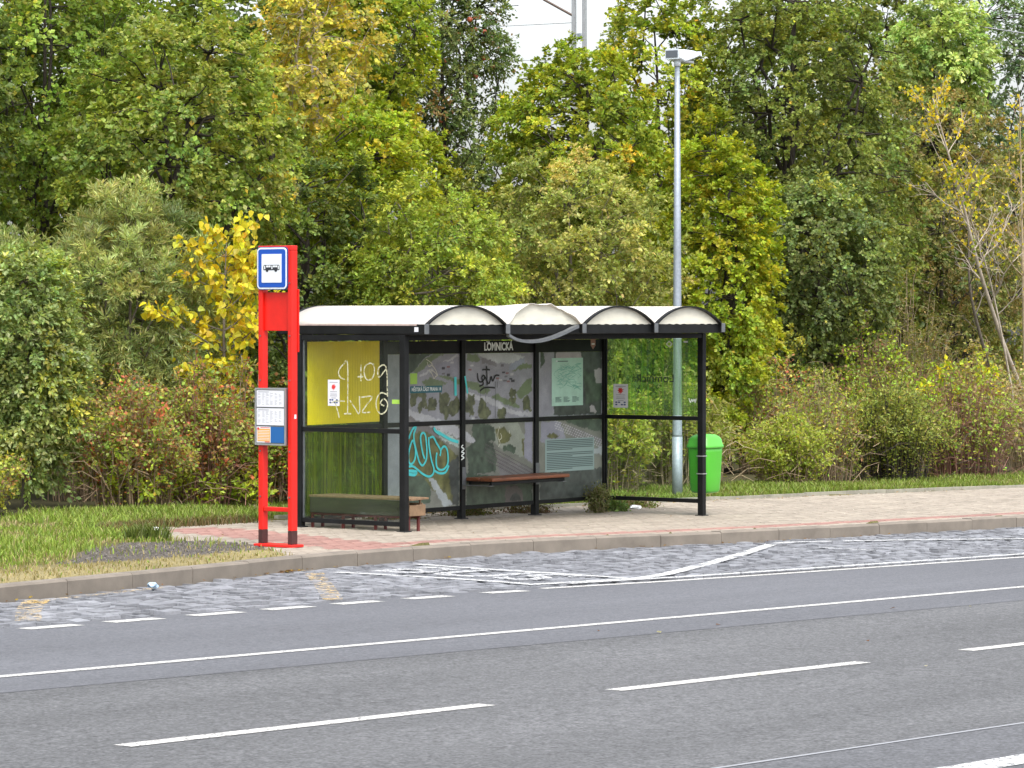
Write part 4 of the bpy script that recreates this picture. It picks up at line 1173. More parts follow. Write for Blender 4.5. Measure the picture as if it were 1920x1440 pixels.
for a in (-.092, .002, .086): mb.prism(rect(a, -.008, a + .012, .026), o2, YE, EZ, XN, .001)
mb.build('symbol_windows', M['white'], bus)['kind'] = 'stuff'
mb = MB()
for a in (-.055, .058): mb.prism([(a + .018 * math.cos(i * math.pi / 5), -.018 + .018 * math.sin(i * math.pi / 5)) for i in range(10)], o2, YE, EZ, XN, .001)
mb.build('symbol_wheels', M['inkdark'], bus)['kind'] = 'stuff'
# timetable case
fr = (-.745, -1.145); z0, z1 = 1.06, 1.625
for xs_, d in ((SX - .016, -1), (SX + .101, 1)):
    cs_ = sbox((xs_ - .012, fr[1], z0), (xs_ + .012, fr[0], z1)).build('timetable_case', M['greymetal'], sg, .003)
    if d > 0: continue
    xf = xs_ - .0125
    for nm, za, zb in (('top', z1 - .016, z1), ('bottom', z0, z0 + .016)):
        sbox((xf - .006, fr[1], za), (xf, fr[0], zb)).build('case_edge', M['alu'], cs_)
    for ya in (fr[1], fr[0] - .014):
        sbox((xf - .006, ya, z0 + .0162), (xf, ya + .014, z1 - .0162)).build('case_edge', M['alu'], cs_)
    ya, yb = fr[0] - .022, fr[1] + .022
    rr = random.Random(3)
    for za, zb in ((1.438, 1.602), (1.258, 1.425)):
        s_ = sbox((xf - .003, yb, za), (xf - .001, ya, zb)).build('timetable_sheet', M['paper'], cs_)
        mb = MB(); oo = at(sg, (xf - .0034, 0, 0)); W = ya - yb
        for i in range(11):
            z = zb - .03 - i * .011
            for j in range(6):
                if rr.random() < .75:
                    y = -ya + .02 + j * (W - .03) / 6; mb.ribbon([(y, z), (y + rr.uniform(.015, .035), z)], .0035, oo, YE, EZ, XN)
        for j in (0, 2, 3): mb.ribbon([(-ya + .016 + j * (W - .03) / 6, zb - .02), (-ya + .016 + j * (W - .03) / 6, za + .02)], .002, oo, YE, EZ, XN, .0003)
        mb.ribbon([(-ya + .02, zb - .016), (-ya + W * .45, zb - .016)], .007, oo, YE, EZ, XN, .0002)
        mb.build('timetable_print', M['ink'], s_)['kind'] = 'stuff'
    ym = ya + (yb - ya) * .51
    s_ = sbox((xf - .003, ym, 1.085), (xf - .001, ya, 1.243)).build('notice_sheet', M['paper'], cs_)
    mb = MB(); oo = at(sg, (xf - .0034, 0, 0))
    mb.prism(rect(-ya + .012, 1.098, -ym - .006, 1.222), oo, YE, EZ, XN, .0005)
    og = mb.build('orange_field', M['orange'], s_)
    mb = MB()
    for i in range(7): mb.ribbon([(-ya + .02, 1.205 - i * .0155), (-ym - .014, 1.205 - i * .0155)], .005, at(sg, (xf - .0042, 0, 0)), YE, EZ, XN)
    mb.build('notice_print', M['paper'], s_)['kind'] = 'stuff'
    mb = MB(); mb.prism([(-ya + .022 + .014 * math.cos(i), 1.222 + .014 * math.sin(i)) for i in np.arange(0, 6.28, .7)], at(sg, (xf - .0044, 0, 0)), YE, EZ, XN, .0006)
    mb.ribbon([(-ya + .05, 1.233), (-ym - .012, 1.233)], .007, oo, YE, EZ, XN); mb.ribbon([(-ym - .075, 1.092), (-ym - .008, 1.092)], .008, oo, YE, EZ, XN)
    mb.build('red_marks', M['redink'], s_)['kind'] = 'stuff'
    sbox((xf - .003, yb, 1.085), (xf - .001, ym - .004, 1.243)).build('blue_sheet', M['bluepaper'], cs_)
sbox((SX + .035, yr - .0035, 1.325), (SX + .062, yr - .0005, 1.365)).build('sticker', M['paper'], sg)

for zb_ in (.55, 1.0, 1.70, 2.14, 2.66):     # bolt heads and a few chips in the paint
    for ya in (yl - .028, yr + .028):
        MB().tube([at(sg, (SX - .006, ya, zb_)), at(sg, (SX + .001, ya, zb_))], .009, 6).build('bolt', M['greymetal'], sg)
# ------------------------------------------------------------------ litter bin on the right front post
fwd = np.array([math.cos(YAW), math.sin(YAW)]); rgt = np.array([math.sin(YAW), -math.cos(YAW)])
bc2 = np.array([L_, 0]) + np.array([.237, .110])
bi = empty('litter_bin', (bc2[0], bc2[1], .17), 'bright green plastic litter bin hung behind the right front shelter post', 'litter bin', None, 0)
def loft(prof, n=28, e=4.5, cap=True):
    mb = MB(); rings = []
    for (z, hx, hy) in prof:
        rg_ = []
        for i in range(n):
            a = 2 * math.pi * i / n; c, s = math.cos(a), math.sin(a)
            rg_.append((hx * math.copysign(abs(c) ** (2 / e), c), hy * math.copysign(abs(s) ** (2 / e), s), z))
        rings.append(rg_)
    vs = [v for r_ in rings for v in r_]
    fs = [(i * n + k, i * n + (k + 1) % n, (i + 1) * n + (k + 1) % n, (i + 1) * n + k) for i in range(len(prof) - 1) for k in range(n)]
    if cap: fs += [tuple(range(n))[::-1], tuple((len(prof) - 1) * n + k for k in range(n))]
    return mb.add(vs, fs)
a1, a2 = .205, .165
o = loft([(0, a1 * .62, a2 * .62), (.012, a1 * .76, a2 * .76), (.035, a1 * .83, a2 * .83), (.2, a1 * .89, a2 * .89), (.5, a1 * .965, a2 * .965), (.565, a1 * .975, a2 * .975)]).build('body', M['bin'], bi, 0, True)
lid = loft([(.55, a1 * 1.04, a2 * 1.04), (.565, a1 * 1.06, a2 * 1.06), (.583, a1 * 1.05, a2 * 1.05), (.60, a1 * .99, a2 * .99), (.655, a1 * .93, a2 * .93), (.69, a1 * .80, a2 * .80), (.712, a1 * .58, a2 * .58), (.72, a1 * .25, a2 * .25)]).build('lid', M['bin_lid'], bi, 0, True)
MB().box((-.10, a2 * .935, .575), (.10, a2 * .99, .64)).build('slot', M['black_dull'], lid)
px, py = L_ - bc2[0], -bc2[1]
MB().box((px + .045, py - .012, .20), (px + .06, py + .02, .50)).build('lock_plate', M['alu'], bi, .003)
for z in (.24, .455):
    MB().box((px - .044, py - .044, z), (px + .046, py - .0395, z + .012)).build('clamp', M['alu'], bi)
    MB().box((px - .044, py - .0385, z), (px - .040, py + .05, z + .012)).build('clamp', M['alu'], bi)
MB().box((px - .03, py + .04, .18), (px + .03, -a2 * .80, .52)).build('mount', M['greymetal'], bi, .003)

# ------------------------------------------------------------------ street lamp
lx, ly = 9.94, 3.12; lz = gz(lx)
lp = empty('street_lamp', (lx - .035, ly + .045, lz - .05), 'tall galvanised street lamp with a box head behind the shelter', 'street lamp')
MB().tube([(0, 0, -.1), (0, 0, .9)], [.072, .071], 20).build('pole_base', M['galv'], lp, 0, True)
MB().tube([(0, 0, .9005), (0, 0, .93), (0, 0, 3.4), (0, 0, 6.03)], [.071, .066, .052, .034], 20).build('pole', M['galv'], lp, 0, True)
MB().tube([(0, 0, 5.98), (0, 0, 6.065)], [.048, .048], 16).build('collar', M['lamp_white'], lp, 0, True)
hd = [(-.13, .045, .155), (-.06, .03, .165), (.05, .0, .17), (.18, .03, .17), (.32, .065, .165), (.44, .11, .15)]
V = []; F = []
for x, za, zb in hd:
    wv = .105 if x < .3 else .095
    V += [(x, -wv, 6.04 + za), (x, wv, 6.04 + za), (x, wv * .9, 6.04 + zb), (x, -wv * .9, 6.04 + zb)]
for i in range(len(hd) - 1):
    for a in range(4): F.append((4 * i + a, 4 * i + (a + 1) % 4, 4 * i + 4 + (a + 1) % 4, 4 * i + 4 + a))
F += [(0, 1, 2, 3), tuple(len(V) - 4 + k for k in (3, 2, 1, 0))]
o = link('lamp_head', raw_mesh('lamp_head', V, F), M['lamp_white'], lp)
o.modifiers.new('bevel', 'BEVEL').width = .015
MB().box((-.139, -.098, 6.092), (-.131, .098, 6.19)).build('end_cap', M['lamp_dark'], lp, .003)
MB().box((.06, -.075, 6.03), (.30, .075, 6.068)).build('lamp_lens', M['alu'], lp, .01)

# ------------------------------------------------------------------ railway mast and wires far behind
mz = -1.0
ms = empty('railway_mast', (40.4, 26.87, mz), 'grey lattice railway mast standing far behind the trees against the sky', 'mast')
for dx, dy in ((-.08, .105), (.08, -.105)):
    MB().box((dx - .045, dy - .045, 0), (dx + .045, dy + .045, 12.5)).build('leg', M['alu'], ms)
for i in range(9):
    MB().box((-.035, -.05, .8 + i * 1.36), (.035, .05, .92 + i * 1.36)).build('rung', M['galv'], ms)
MB().tube([(-.1, .15, 10.9), (-.55, .72, 11.30)], .035, 6).build('bracket_arm', M['brown_metal'], ms)
MB().tube([(-.55, .72, 11.30), (-.95, 1.25, 11.75)], .016, 5).build('stay', M['galv'], ms)
def wire(name, a, c, sag, r, label):
    P = [(a[0] + (c[0] - a[0]) * t, a[1] + (c[1] - a[1]) * t, a[2] + (c[2] - a[2]) * t - sag * 4 * t * (1 - t)) for t in np.linspace(0, 1, 12)]
    tag(MB().tube(P, r, 5).build(name, M['greymetal'], None), label, 'wire')
wire('overhead_wire', (36, 32.7, 9.8), (39.5, 28.1, 10.15), .0, .016, 'upper overhead railway wire running to the mast')
wire('overhead_wire', (36, 32.7, 9.35), (40.4, 26.95, 9.72), .0, .010, 'lower overhead railway wire crossing the gap of sky')
wire('overhead_wire', (36, 32.7, 8.85), (40.4, 26.95, 8.75), .0, .008, 'thin lowest overhead wire just above the apple tree gap')
wire('overhead_wire', (36.2, 15.9, 9.13), (39.6, 11.4, 8.28), .0, .014, 'slack wire crossing the dark trees at the top right corner')

# ------------------------------------------------------------------ litter
def crumple(name, loc, s, m, label, seed, parent=None):
    bm = bmesh.new(); bmesh.ops.create_icosphere(bm, subdivisions=2, radius=1)
    rr = random.Random(seed)
    for v in bm.verts:
        v.co *= rr.uniform(.55, 1.15); v.co.x *= s[0]; v.co.y *= s[1]; v.co.z = v.co.z * s[2] + s[2] * .6
    me = bpy.data.meshes.new(name); bm.to_mesh(me); bm.free()
    o = link(name, me, m); o.location = loc
    return tag(o, label, 'litter')
crumple('crumpled_paper', (-1.75, 2.02, gz(-1.75)), (.045, .06, .025), M['litter_white'], 'small crumpled white paper at the back left end of the pavement', 1)
crumple('plastic_wrapper', (-7.1, -2.93, gz(-7.1) + ROAD), (.05, .06, .035), M['litter_blue'], 'pale blue crumpled wrapper lying against the kerb on the setts', 2)
crumple('plastic_bag', (6.7, 1.62, gz(6.7)), (.10, .07, .035), M['litter_white'], 'torn white plastic scrap on the ground behind the shelter', 3)
def leaf_scatter(name, x, y, z, s, cols):
    n = len(x); a = rng.uniform(0, 6.28, n)
    P = np.array([[0, 0], [.5, .32], [1, 0], [.5, -.32]])
    V = np.zeros((n, 4, 3)); t = rng.uniform(-.3, .6, (n, 4))
    for i, (p, q) in enumerate(P):
        V[:, i, 0] = x + s * (p * np.cos(a) - q * np.sin(a)); V[:, i, 1] = y + s * (p * np.sin(a) + q * np.cos(a)); V[:, i, 2] = z + s * np.abs(t[:, i]) * .6 + .004
    F = (np.arange(n) * 4)[:, None] + np.array([[0, 1, 2, 3]])
    link(name, raw_mesh(name, V.reshape(-1, 3), F, False, np.repeat(cols, 4, 0)), M['leaf'], None, 'stuff')
FALL = np.array([[.20, .10, .04], [.26, .15, .05], [.12, .07, .035], [.35, .25, .06]])
n = 130; x = np.concatenate([rng.normal(-4.55, .14, 60), rng.uniform(-12, 6, 70)])
d = np.abs(rng.normal(0, .05, n)) + .01
leaf_scatter('fallen_leaves', x, ip(x, KERB) - d, gz(x) + ROAD + .005, rng.uniform(.02, .05, n), pick(FALL, n))
n = 260; x = rng.uniform(.5, 16, n); y = ip(x, EDGE) - np.abs(rng.normal(0, .14, n)) - .02
leaf_scatter('fallen_leaves', x, y, gz(x), rng.uniform(.02, .05, n), pick(np.concatenate([FALL, [[.5, .48, .44]]]), n))
n = 30; x = rng.uniform(-3, 9, n); y = rng.uniform(-1.6, 1.4, n)
leaf_scatter('fallen_leaves', x, y, gz(x), rng.uniform(.012, .035, n), pick(np.array([[.6, .58, .55], [.22, .13, .05]]), n))
n = 9; x = rng.uniform(-13, -2, n); y = rng.uniform(-12, -8.4, n)
leaf_scatter('fallen_leaves', x, y, gz(x) + ROAD, rng.uniform(.03, .06, n), pick(np.array([[.16, .07, .03], [.4, .38, .3]]), n))
# ------------------------------------------------------------------ plants
SHAPES = {
    'ovate': (np.array([[0, 0, 0], [.45, .30, .07], [1, 0, -.06], [.45, -.30, .07]]), np.array([[0, 1, 2], [0, 2, 3]])),
    'wide': (np.array([[0, 0, 0], [.5, .42, .08], [1, 0, -.05], [.5, -.42, .08]]), np.array([[0, 1, 2], [0, 2, 3]])),
    'lobed': (np.array([[0, 0, 0], [.28, .42, .05], [.55, .17, .0], [1, 0, -.1], [.55, -.17, .0], [.28, -.42, .05]]), np.array([[0, 1, 2], [0, 2, 3], [0, 3, 4], [0, 4, 5]])),
    'heart': (np.array([[0, 0, 0], [.18, .42, .06], [.6, .30, .03], [1, 0, -.08], [.6, -.30, .03], [.18, -.42, .06]]), np.array([[0, 1, 2], [0, 2, 3], [0, 3, 4], [0, 4, 5]])),
    'lance': (np.array([[0, 0, 0], [.45, .10, .03], [1, 0, -.12], [.45, -.10, .03]]), np.array([[0, 1, 2], [0, 2, 3]])),
}
def unit(v): return v / np.maximum(np.linalg.norm(v, axis=-1, keepdims=True), 1e-9)
def leaves(P, A, N, size, shape):
    T, F = SHAPES[shape]
    A = unit(A); B = unit(np.cross(N, A)); N = np.cross(A, B)
    V = P[:, None] + size[:, None, None] * (T[None, :, :1] * A[:, None] + T[None, :, 1:2] * B[:, None] + T[None, :, 2:] * N[:, None])
    k = len(T); n = len(P)
    return V.reshape(-1, 3), (F[None] + (np.arange(n) * k)[:, None, None]).reshape(-1, 3), k
def rdir(n):
    return unit(rng.standard_normal((n, 3)))
def leaf_cols(pal, n, group=None, var=.22):
    """per-leaf colour: palette [(rgb, weight)...]; leaves of one twig lean to one entry"""
    W = np.array([p[1] for p in pal], float); W /= W.sum()
    C = np.array([p[0] for p in pal])
    i = rng.choice(len(pal), n, p=W)
    if group is not None:
        gi = rng.choice(len(pal), group.max() + 1, p=W)
        i = np.where(rng.random(n) < .6, gi[group], i)
    c = C[i] * np.exp(var * rng.standard_normal((n, 1)).clip(-2, 2))
    return np.clip(c * (1 + .07 * rng.standard_normal((n, 3))), .004, .9)

def sprays(C, outd, ntw, tlen, nleaf, size, shape, pal, spread=.9, droop=.25, up=.5, yellow=None):
    """twigs of leaves growing out of the clump centres C (n,3)"""
    n = len(C)
    c = np.repeat(C, ntw, 0); od = np.repeat(outd, ntw, 0)
    d = unit(od * .75 + rdir(len(c)) * spread + np.array([0, 0, .18]))
    ln = tlen * rng.uniform(.55, 1.25, len(c))
    tid = np.repeat(np.arange(len(c)), nleaf); cid = np.repeat(np.arange(n), ntw * nleaf)
    m = len(tid)
    t = rng.random(m) ** .6
    dd = d[tid]
    side = unit(np.cross(dd, rdir(m)))
    P = c[tid] + dd * (ln[tid] * (.15 + .85 * t))[:, None]
    P[:, 2] -= .25 * ln[tid] * t * t
    A = unit(dd * (.35 + .5 * t)[:, None] + side * .8 + np.array([0, 0, -droop]))
    N = unit(rdir(m) * .6 + np.array([0, 0, up + .2]) + od[tid] * .55)
    P = P + side * .012
    sz = size * rng.uniform(.5, 1.35, m)
    V, F, k = leaves(P, A, N, sz, shape)
    col = leaf_cols(pal, m, cid)
    cl = np.exp(.17 * rng.standard_normal(n).clip(-2, 2)); hue = .055 * rng.standard_normal(n).clip(-2, 2)   # every bough has its own tint
    col = np.clip(col * cl[cid][:, None] * np.stack([1 + hue, np.ones(n), 1 - hue], 1)[cid], .004, .85)
    return V, F, np.repeat(col, k, 0), (c, d, ln)

def crown_points(n, c, r, lob=.22, inner=.30, seed=0):
    """clump centres in an uneven ellipsoid, and their outward directions"""
    g = np.random.default_rng(seed)
    bd = unit(g.standard_normal((9, 3))); ba = g.uniform(-1, 1, 9)
    out = []; dirs = []
    tries = 0; dmin = 1.05 * (r[0] * r[1] * r[2] / n) ** (1 / 3)
    while len(out) < n and tries < n * 30:
        tries += 1
        d = unit(g.standard_normal(3)); q = inner + (1 - inner) * g.random() ** .5
        f = 1 + lob * np.sum(ba * np.exp(-3.5 * (1 - bd @ d)))
        p = c + d * np.array(r) * q * f
        if all(np.sum((p - o) ** 2) > dmin ** 2 * (1 if tries < n * 15 else .4) for o in out[-400:]):
            out.append(p); dirs.append(d)
    return np.array(out), np.array(dirs)

def limb_pts(a, c, bend, n=6, wob=.04):
    a = np.array(a, float); c = np.array(c, float); L = np.linalg.norm(c - a)
    m = (a + c) / 2 + np.array([0, 0, bend * L])
    o = []
    for t in np.linspace(0, 1, n):
        o.append(a * (1 - t) ** 2 + 2 * m * t * (1 - t) + c * t * t + (rng.normal(0, wob * L, 3) if 0 < t < 1 else 0))
    return o

def tree(name, label, base, zb, zt, r, pal, size=.085, shape='ovate', clumps=90, ntw=11, nleaf=14, tlen=.42, bark='bark', trunk=.09, lob=.25, ry=None, group=None,
         mat_='leaf', up=.5, droop=.25, inner=.30, tw_show=0, fork=None, lean=(0, 0), cat='tree', spread=.9):
    x, y = base
    z0 = float(verge_z(x, y))
    e = empty(name, (x, y, z0), label, cat, group)
    H = zt - z0
    c = np.array([lean[0], lean[1], (zb + zt) / 2 - z0]); rr_ = np.array([r, ry or r * .9, (zt - zb) / 2])
    rr_ = rr_ * .86
    clumps = int(clumps * 1.12); nleaf = int(nleaf * 1.5); size *= .90
    if shape == 'lobed' and name == 'oak_tree' or shape == 'lobed' and size < .095: shape = 'wide'; size *= .80; nleaf = int(nleaf * 1.6)
    elif shape == 'ovate' and name == 'hazel_bush': size *= .86; nleaf = int(nleaf * 1.3)
    C, D = crown_points(clumps, c, rr_, lob, inner, int(abs(x * 37 + y * 91)) + 5)
    V, F, col, tw = sprays(C, D, ntw, tlen, nleaf, size, shape, pal, spread, droop, up)
    o = link('crown', raw_mesh('crown', V, F, False, col), M[mat_], e); o['kind'] = 'stuff'
    mb = MB()
    top = np.array([c[0], c[1], c[2] + rr_[2] * .55])
    tp = [np.array([0, 0, -.1]) * (1 - t) + top * t + np.array([math.sin(t * 5 + x), math.cos(t * 4 + y), 0]) * .07 * t * H * .15 for t in np.linspace(0, 1, 9)]
    mb.tube(tp, [trunk * (1 - .8 * i / 8) for i in range(9)], 8)
    k = max(4, min(9, clumps // 9))
    sel = rng.choice(len(C), k, replace=False); limbs = []
    for s in sel:
        t = np.clip((C[s][2] - rr_[2] * .7) / max(top[2], .1), .2, .85) * .8
        a = tp[int(t * 8)]
        lp_ = limb_pts(a, C[s], .10, 7); limbs.append(lp_)
        mb.tube(lp_, [trunk * .42 * (1 - .7 * i / 6) for i in range(7)], 6, False)
    nodes = np.array([q for l in limbs for q in l[1:]] + tp[4:])
    for q in C:
        d = np.linalg.norm(nodes - q, axis=1) + .4 * np.maximum(0, nodes[:, 2] - q[2])
        a = nodes[np.argmin(d)]
        if np.linalg.norm(a - q) > .05: mb.tube(limb_pts(a, q, .06, 4), [trunk * .16, trunk * .13, trunk * .10, trunk * .06], 4, False)
    if tw_show:
        cc_, dd_, ll_ = tw
        for i in rng.choice(len(cc_), min(tw_show, len(cc_)), replace=False):
            q = cc_[i]; w_ = dd_[i] * ll_[i]
            mb.tube([q, q + w_ * .5 + np.array([0, 0, -.04 * ll_[i]]), q + w_ + np.array([0, 0, -.25 * ll_[i]])], [.007, .005, .003], 3, False)
    mb.build('trunk', M[bark], e, 0, True)
    return e, C

def bush(name, label, base, h, r, pal, size=.05, shape='ovate', stems=70, nleaf=22, bark='twig', arch=.6, dens=(.06, 1), ry=None, cat='bush', mat_='leaf', rad=.007, lean=0., droop=.2, up=.4, group=None, tuft=3, hvar=.45, bare=0):
    """many stems from the ground, arching over, leaves along them"""
    x, y = base; z0 = float(verge_z(x, y)); ry = ry or r
    e = empty(name, (x, y, z0), label, cat, group)
    mb = MB(); PP = []; AA = []; GG = []
    nleaf = int(nleaf * 1.35)
    if h > 1:
        for s in range(46):     # tangle of old stems near the ground
            a = rng.uniform(0, 6.283); q = rng.random() ** .5; p = np.array([math.cos(a) * q * r, math.sin(a) * q * ry, rng.uniform(.02, .30 * h)])
            d = rdir(1)[0]; d[2] = abs(d[2]) * .7; L = rng.uniform(.4, .9) * r
            mb.tube([p, p + d * L * .5 + np.array([0, 0, .05]), p + d * L + np.array([0, 0, -.10 * L])], [rad * .9, rad * .7, rad * .4], 3, False)
    for s in range(stems + bare):
        a = rng.uniform(0, 6.283); q = rng.random() ** .6
        bx_, by_ = math.cos(a) * q * r * .55, math.sin(a) * q * ry * .55
        hh = h * (1 - hvar * q) * rng.uniform(.55, 1.08)
        ax, ay = bx_ * 1.75 + rng.normal(0, .12 * r), by_ * 1.75 + rng.normal(0, .12 * r)
        pts = []
        sag = arch * rng.uniform(.2, 1.1)
        for t in np.linspace(0, 1, 7):
            z = hh * (1 - (1 - t) ** 1.8) - sag * hh * max(0, t - .62) ** 1.5 * 1.5
            pts.append(np.array([bx_ + (ax - bx_) * t ** 1.5 + lean * t * t, by_ + (ay - by_) * t ** 1.5, z]) + rng.normal(0, .02, 3) * (t > 0))
        mb.tube(pts, [rad * (1.2 - .8 * i / 6) for i in range(7)], 3, False)
        # side shoots
        PT = np.array(pts); paths = [PT]
        for _ in range(2):
            i = rng.integers(2, 6); d = rdir(1)[0]; d[2] = abs(d[2]) * .6
            sh_ = np.array([PT[i] + d * .30 * r * t + np.array([0, 0, -.10 * r * t * t]) for t in np.linspace(0, 1, 4)])
            mb.tube(list(sh_), [rad * .6, rad * .5, rad * .4, rad * .25], 3, False); paths.append(sh_)
        if s >= stems: continue
        for pi, pth in enumerate(paths):
            nn = nleaf if pi == 0 else nleaf // 2
            t = dens[0] + (dens[1] - dens[0]) * rng.random(nn)
            if pi: t = rng.random(nn)
            i = np.minimum((t * (len(pth) - 1)).astype(int), len(pth) - 2); f = t * (len(pth) - 1) - i
            p = pth[i] * (1 - f[:, None]) + pth[i + 1] * f[:, None]
            PP.append(p + rng.normal(0, .03, (nn, 3))); AA.append(unit(pth[i + 1] - pth[i])); GG.append(np.full(nn, s * 3 + pi))
    mb.build('stems', M[bark], e)
    P = np.concatenate(PP); A = np.concatenate(AA); g = np.concatenate(GG); n = len(P)
    P[:, 2] = np.maximum(P[:, 2], .03)
    side = unit(np.cross(A, rdir(n)))
    Ax = unit(A * .4 + side + np.array([0, 0, -droop])); N = unit(rdir(n) * .6 + np.array([0, 0, up + .3]))
    V, F, k = leaves(P + side * .015, Ax, N, size * rng.uniform(.55, 1.3, n), shape)
    o = link('foliage', raw_mesh('foliage', V, F, False, np.repeat(leaf_cols(pal, n, g), k, 0)), M[mat_], e); o['kind'] = 'stuff'
    return e

# palettes: (linear colour, weight)
OAK = [((0.237, 0.303, 0.047), 4), ((0.176, 0.240, 0.047), 3), ((0.310, 0.357, 0.066), 2), ((0.617, 0.460, 0.066), .25), ((0.370, 0.386, 0.132), .6)]
OAKG = [((0.202, 0.285, 0.040), 4), ((0.158, 0.228, 0.040), 3), ((0.297, 0.357, 0.061), 1.5), ((0.697, 0.496, 0.061), .12)]
DARK = [((0.165, 0.217, 0.043), 4), ((0.114, 0.159, 0.043), 3), ((0.259, 0.293, 0.044), 1)]
YG = [((0.305, 0.363, 0.027), 4), ((0.242, 0.320, 0.034), 3), ((0.403, 0.419, 0.034), 2), ((0.547, 0.450, 0.040), .3)]
YGD = [((0.279, 0.345, 0.035), 4), ((0.215, 0.290, 0.035), 3), ((0.391, 0.418, 0.035), 2), ((0.610, 0.454, 0.044), .3)]
YEL = [((0.564, 0.484, 0.065), 4), ((0.588, 0.508, 0.095), 2), ((0.405, 0.399, 0.076), 2), ((0.294, 0.326, 0.076), 1.6), ((0.454, 0.356, 0.114), .6)]
YELP = [((0.635, 0.547, 0.027), 4), ((0.633, 0.540, 0.044), 2), ((0.401, 0.420, 0.044), 1.4), ((0.635, 0.433, 0.035), .7)]
HAZ = [((0.304, 0.341, 0.077), 4), ((0.240, 0.272, 0.069), 3), ((0.429, 0.427, 0.131), 2), ((0.610, 0.525, 0.197), .35)]
HAZY = [((0.290, 0.360, 0.052), 4), ((0.233, 0.304, 0.052), 3), ((0.408, 0.446, 0.060), 2)]
APP = [((0.121, 0.173, 0.051), 4), ((0.163, 0.207, 0.058), 3), ((0.217, 0.261, 0.082), 1.2), ((0.279, 0.184, 0.067), .3)]
DOAK = [((0.202, 0.252, 0.053), 4), ((0.155, 0.203, 0.053), 3), ((0.293, 0.334, 0.066), 2), ((1.078, 0.646, 0.043), .05)]
DOAKB = [((0.177, 0.233, 0.078), 4), ((0.221, 0.281, 0.087), 3), ((0.147, 0.179, 0.064), 2), ((0.382, 0.399, 0.064), .8)]
OLI = [((0.214, 0.220, 0.061), 4), ((0.267, 0.220, 0.079), 3), ((0.160, 0.192, 0.053), 3), ((0.356, 0.276, 0.105), 1)]
WAL = [((0.346, 0.460, 0.128), 4), ((0.453, 0.553, 0.186), 2), ((0.259, 0.349, 0.092), 2)]
FAR = [((0.158, 0.237, 0.096), 4), ((0.202, 0.279, 0.128), 2), ((0.124, 0.173, 0.086), 2)]
WIL = [((0.343, 0.390, 0.146), 4), ((0.439, 0.473, 0.206), 2), ((0.246, 0.293, 0.103), 3)]
GOAT = [((0.284, 0.352, 0.114), 4), ((0.210, 0.267, 0.076), 3), ((0.400, 0.463, 0.199), 1.6), ((0.380, 0.405, 0.076), 1)]
BRAM = [((0.312, 0.316, 0.077), 3), ((0.244, 0.346, 0.062), 3), ((0.281, 0.132, 0.055), 3), ((0.411, 0.528, 0.067), 1.2), ((0.532, 0.159, 0.067), .6), ((0.580, 0.477, 0.133), .8)]
BRAMG = [((0.307, 0.365, 0.062), 3), ((0.242, 0.276, 0.068), 3), ((0.282, 0.130, 0.068), 1.2), ((0.462, 0.485, 0.075), 1.6), ((0.614, 0.445, 0.111), .5)]
LIME = [((0.380, 0.474, 0.035), 4), ((0.302, 0.400, 0.035), 3), ((0.508, 0.503, 0.047), 1)]
LSH = [((0.350, 0.408, 0.060), 4), ((0.269, 0.337, 0.052), 3), ((0.443, 0.432, 0.085), 1.5)]
GSH = [((0.254, 0.299, 0.054), 4), ((0.205, 0.246, 0.054), 3), ((0.347, 0.351, 0.088), 1.5), ((0.410, 0.299, 0.106), .4)]
BRN = [((0.262, 0.195, 0.089), 3), ((0.219, 0.116, 0.061), 2), ((0.270, 0.345, 0.081), 2.4), ((0.372, 0.598, 0.070), 1.4), ((0.169, 0.253, 0.061), 1.5)]
TAN = [((0.504, 0.406, 0.160), 3), ((0.386, 0.346, 0.106), 2), ((0.310, 0.346, 0.089), 2), ((0.581, 0.446, 0.215), 1)]
SAP = [((0.605, 0.502, 0.017), 4), ((0.580, 0.457, 0.035), 2), ((0.324, 0.331, 0.044), 1.2)]
tree('oak_tree', 'broad mid-green oak with dark forked limbs, above and left of the stop sign', (5.38, 8.4), 1.9, 6.6, 2.05, OAK, .095, 'lobed', 150, 12, 11, .42, trunk=.11, ry=1.6)
tree('oak_tree', 'tall rich green oak at the top left, behind the forked oak', (6.6, 12.0), 3.0, 9.0, 2.3, OAKG, .10, 'lobed', 140, 12, 11, .45, trunk=.07)
tree('oak_tree', 'very dark green tree at the top left edge of the photo', (2.4, 10.2), 1.6, 8.2, 1.5, DARK, .09, 'wide', 90, 11, 12, .42)
tree('maple_tree', 'yellow maple with a pale thin trunk, top left of centre', (11.5, 11.0), 4.1, 8.9, 1.15, YEL, .10, 'lobed', 70, 8, 9, .42, 'bark_pale', .06, droop=.5, tw_show=160, spread=1.1)
tree('maple_tree', 'dense rounded yellow-green tree between the yellow maple and the apple tree', (14.58, 12.6), 4.3, 8.4, 1.12, YGD, .09, 'wide', 95, 12, 12, .36)
tree('maple_tree', 'bright yellow-green tree lower down in front of the apple tree', (11.3, 9.8), 2.2, 5.65, 1.35, YG, .09, 'lobed', 110, 11, 11, .38)
ap, apC = tree('apple_tree', 'dark leaved apple tree dotted with red apples beside the gap of sky', (19.9, 15.0), 4.3, 10.0, 1.5, APP, .075, 'ovate', 170, 12, 12, .36, lob=.3)
am = bpy.data.meshes.new('apple'); bm = bmesh.new(); bmesh.ops.create_uvsphere(bm, u_segments=10, v_segments=7, radius=.042); bm.to_mesh(am); bm.free(); am.materials.append(M['apple'])
for i in range(55):
    q = apC[rng.integers(0, len(apC))]; d = unit(np.array([-.7, -.6, 0]) + .8 * rng.standard_normal(3))
    o = bpy.data.objects.new('apple', am); COL.objects.link(o); o.parent = ap; o.location = q + d * rng.uniform(.30, .46); s = rng.uniform(.8, 1.25); o.scale = (s, s, s * .9)
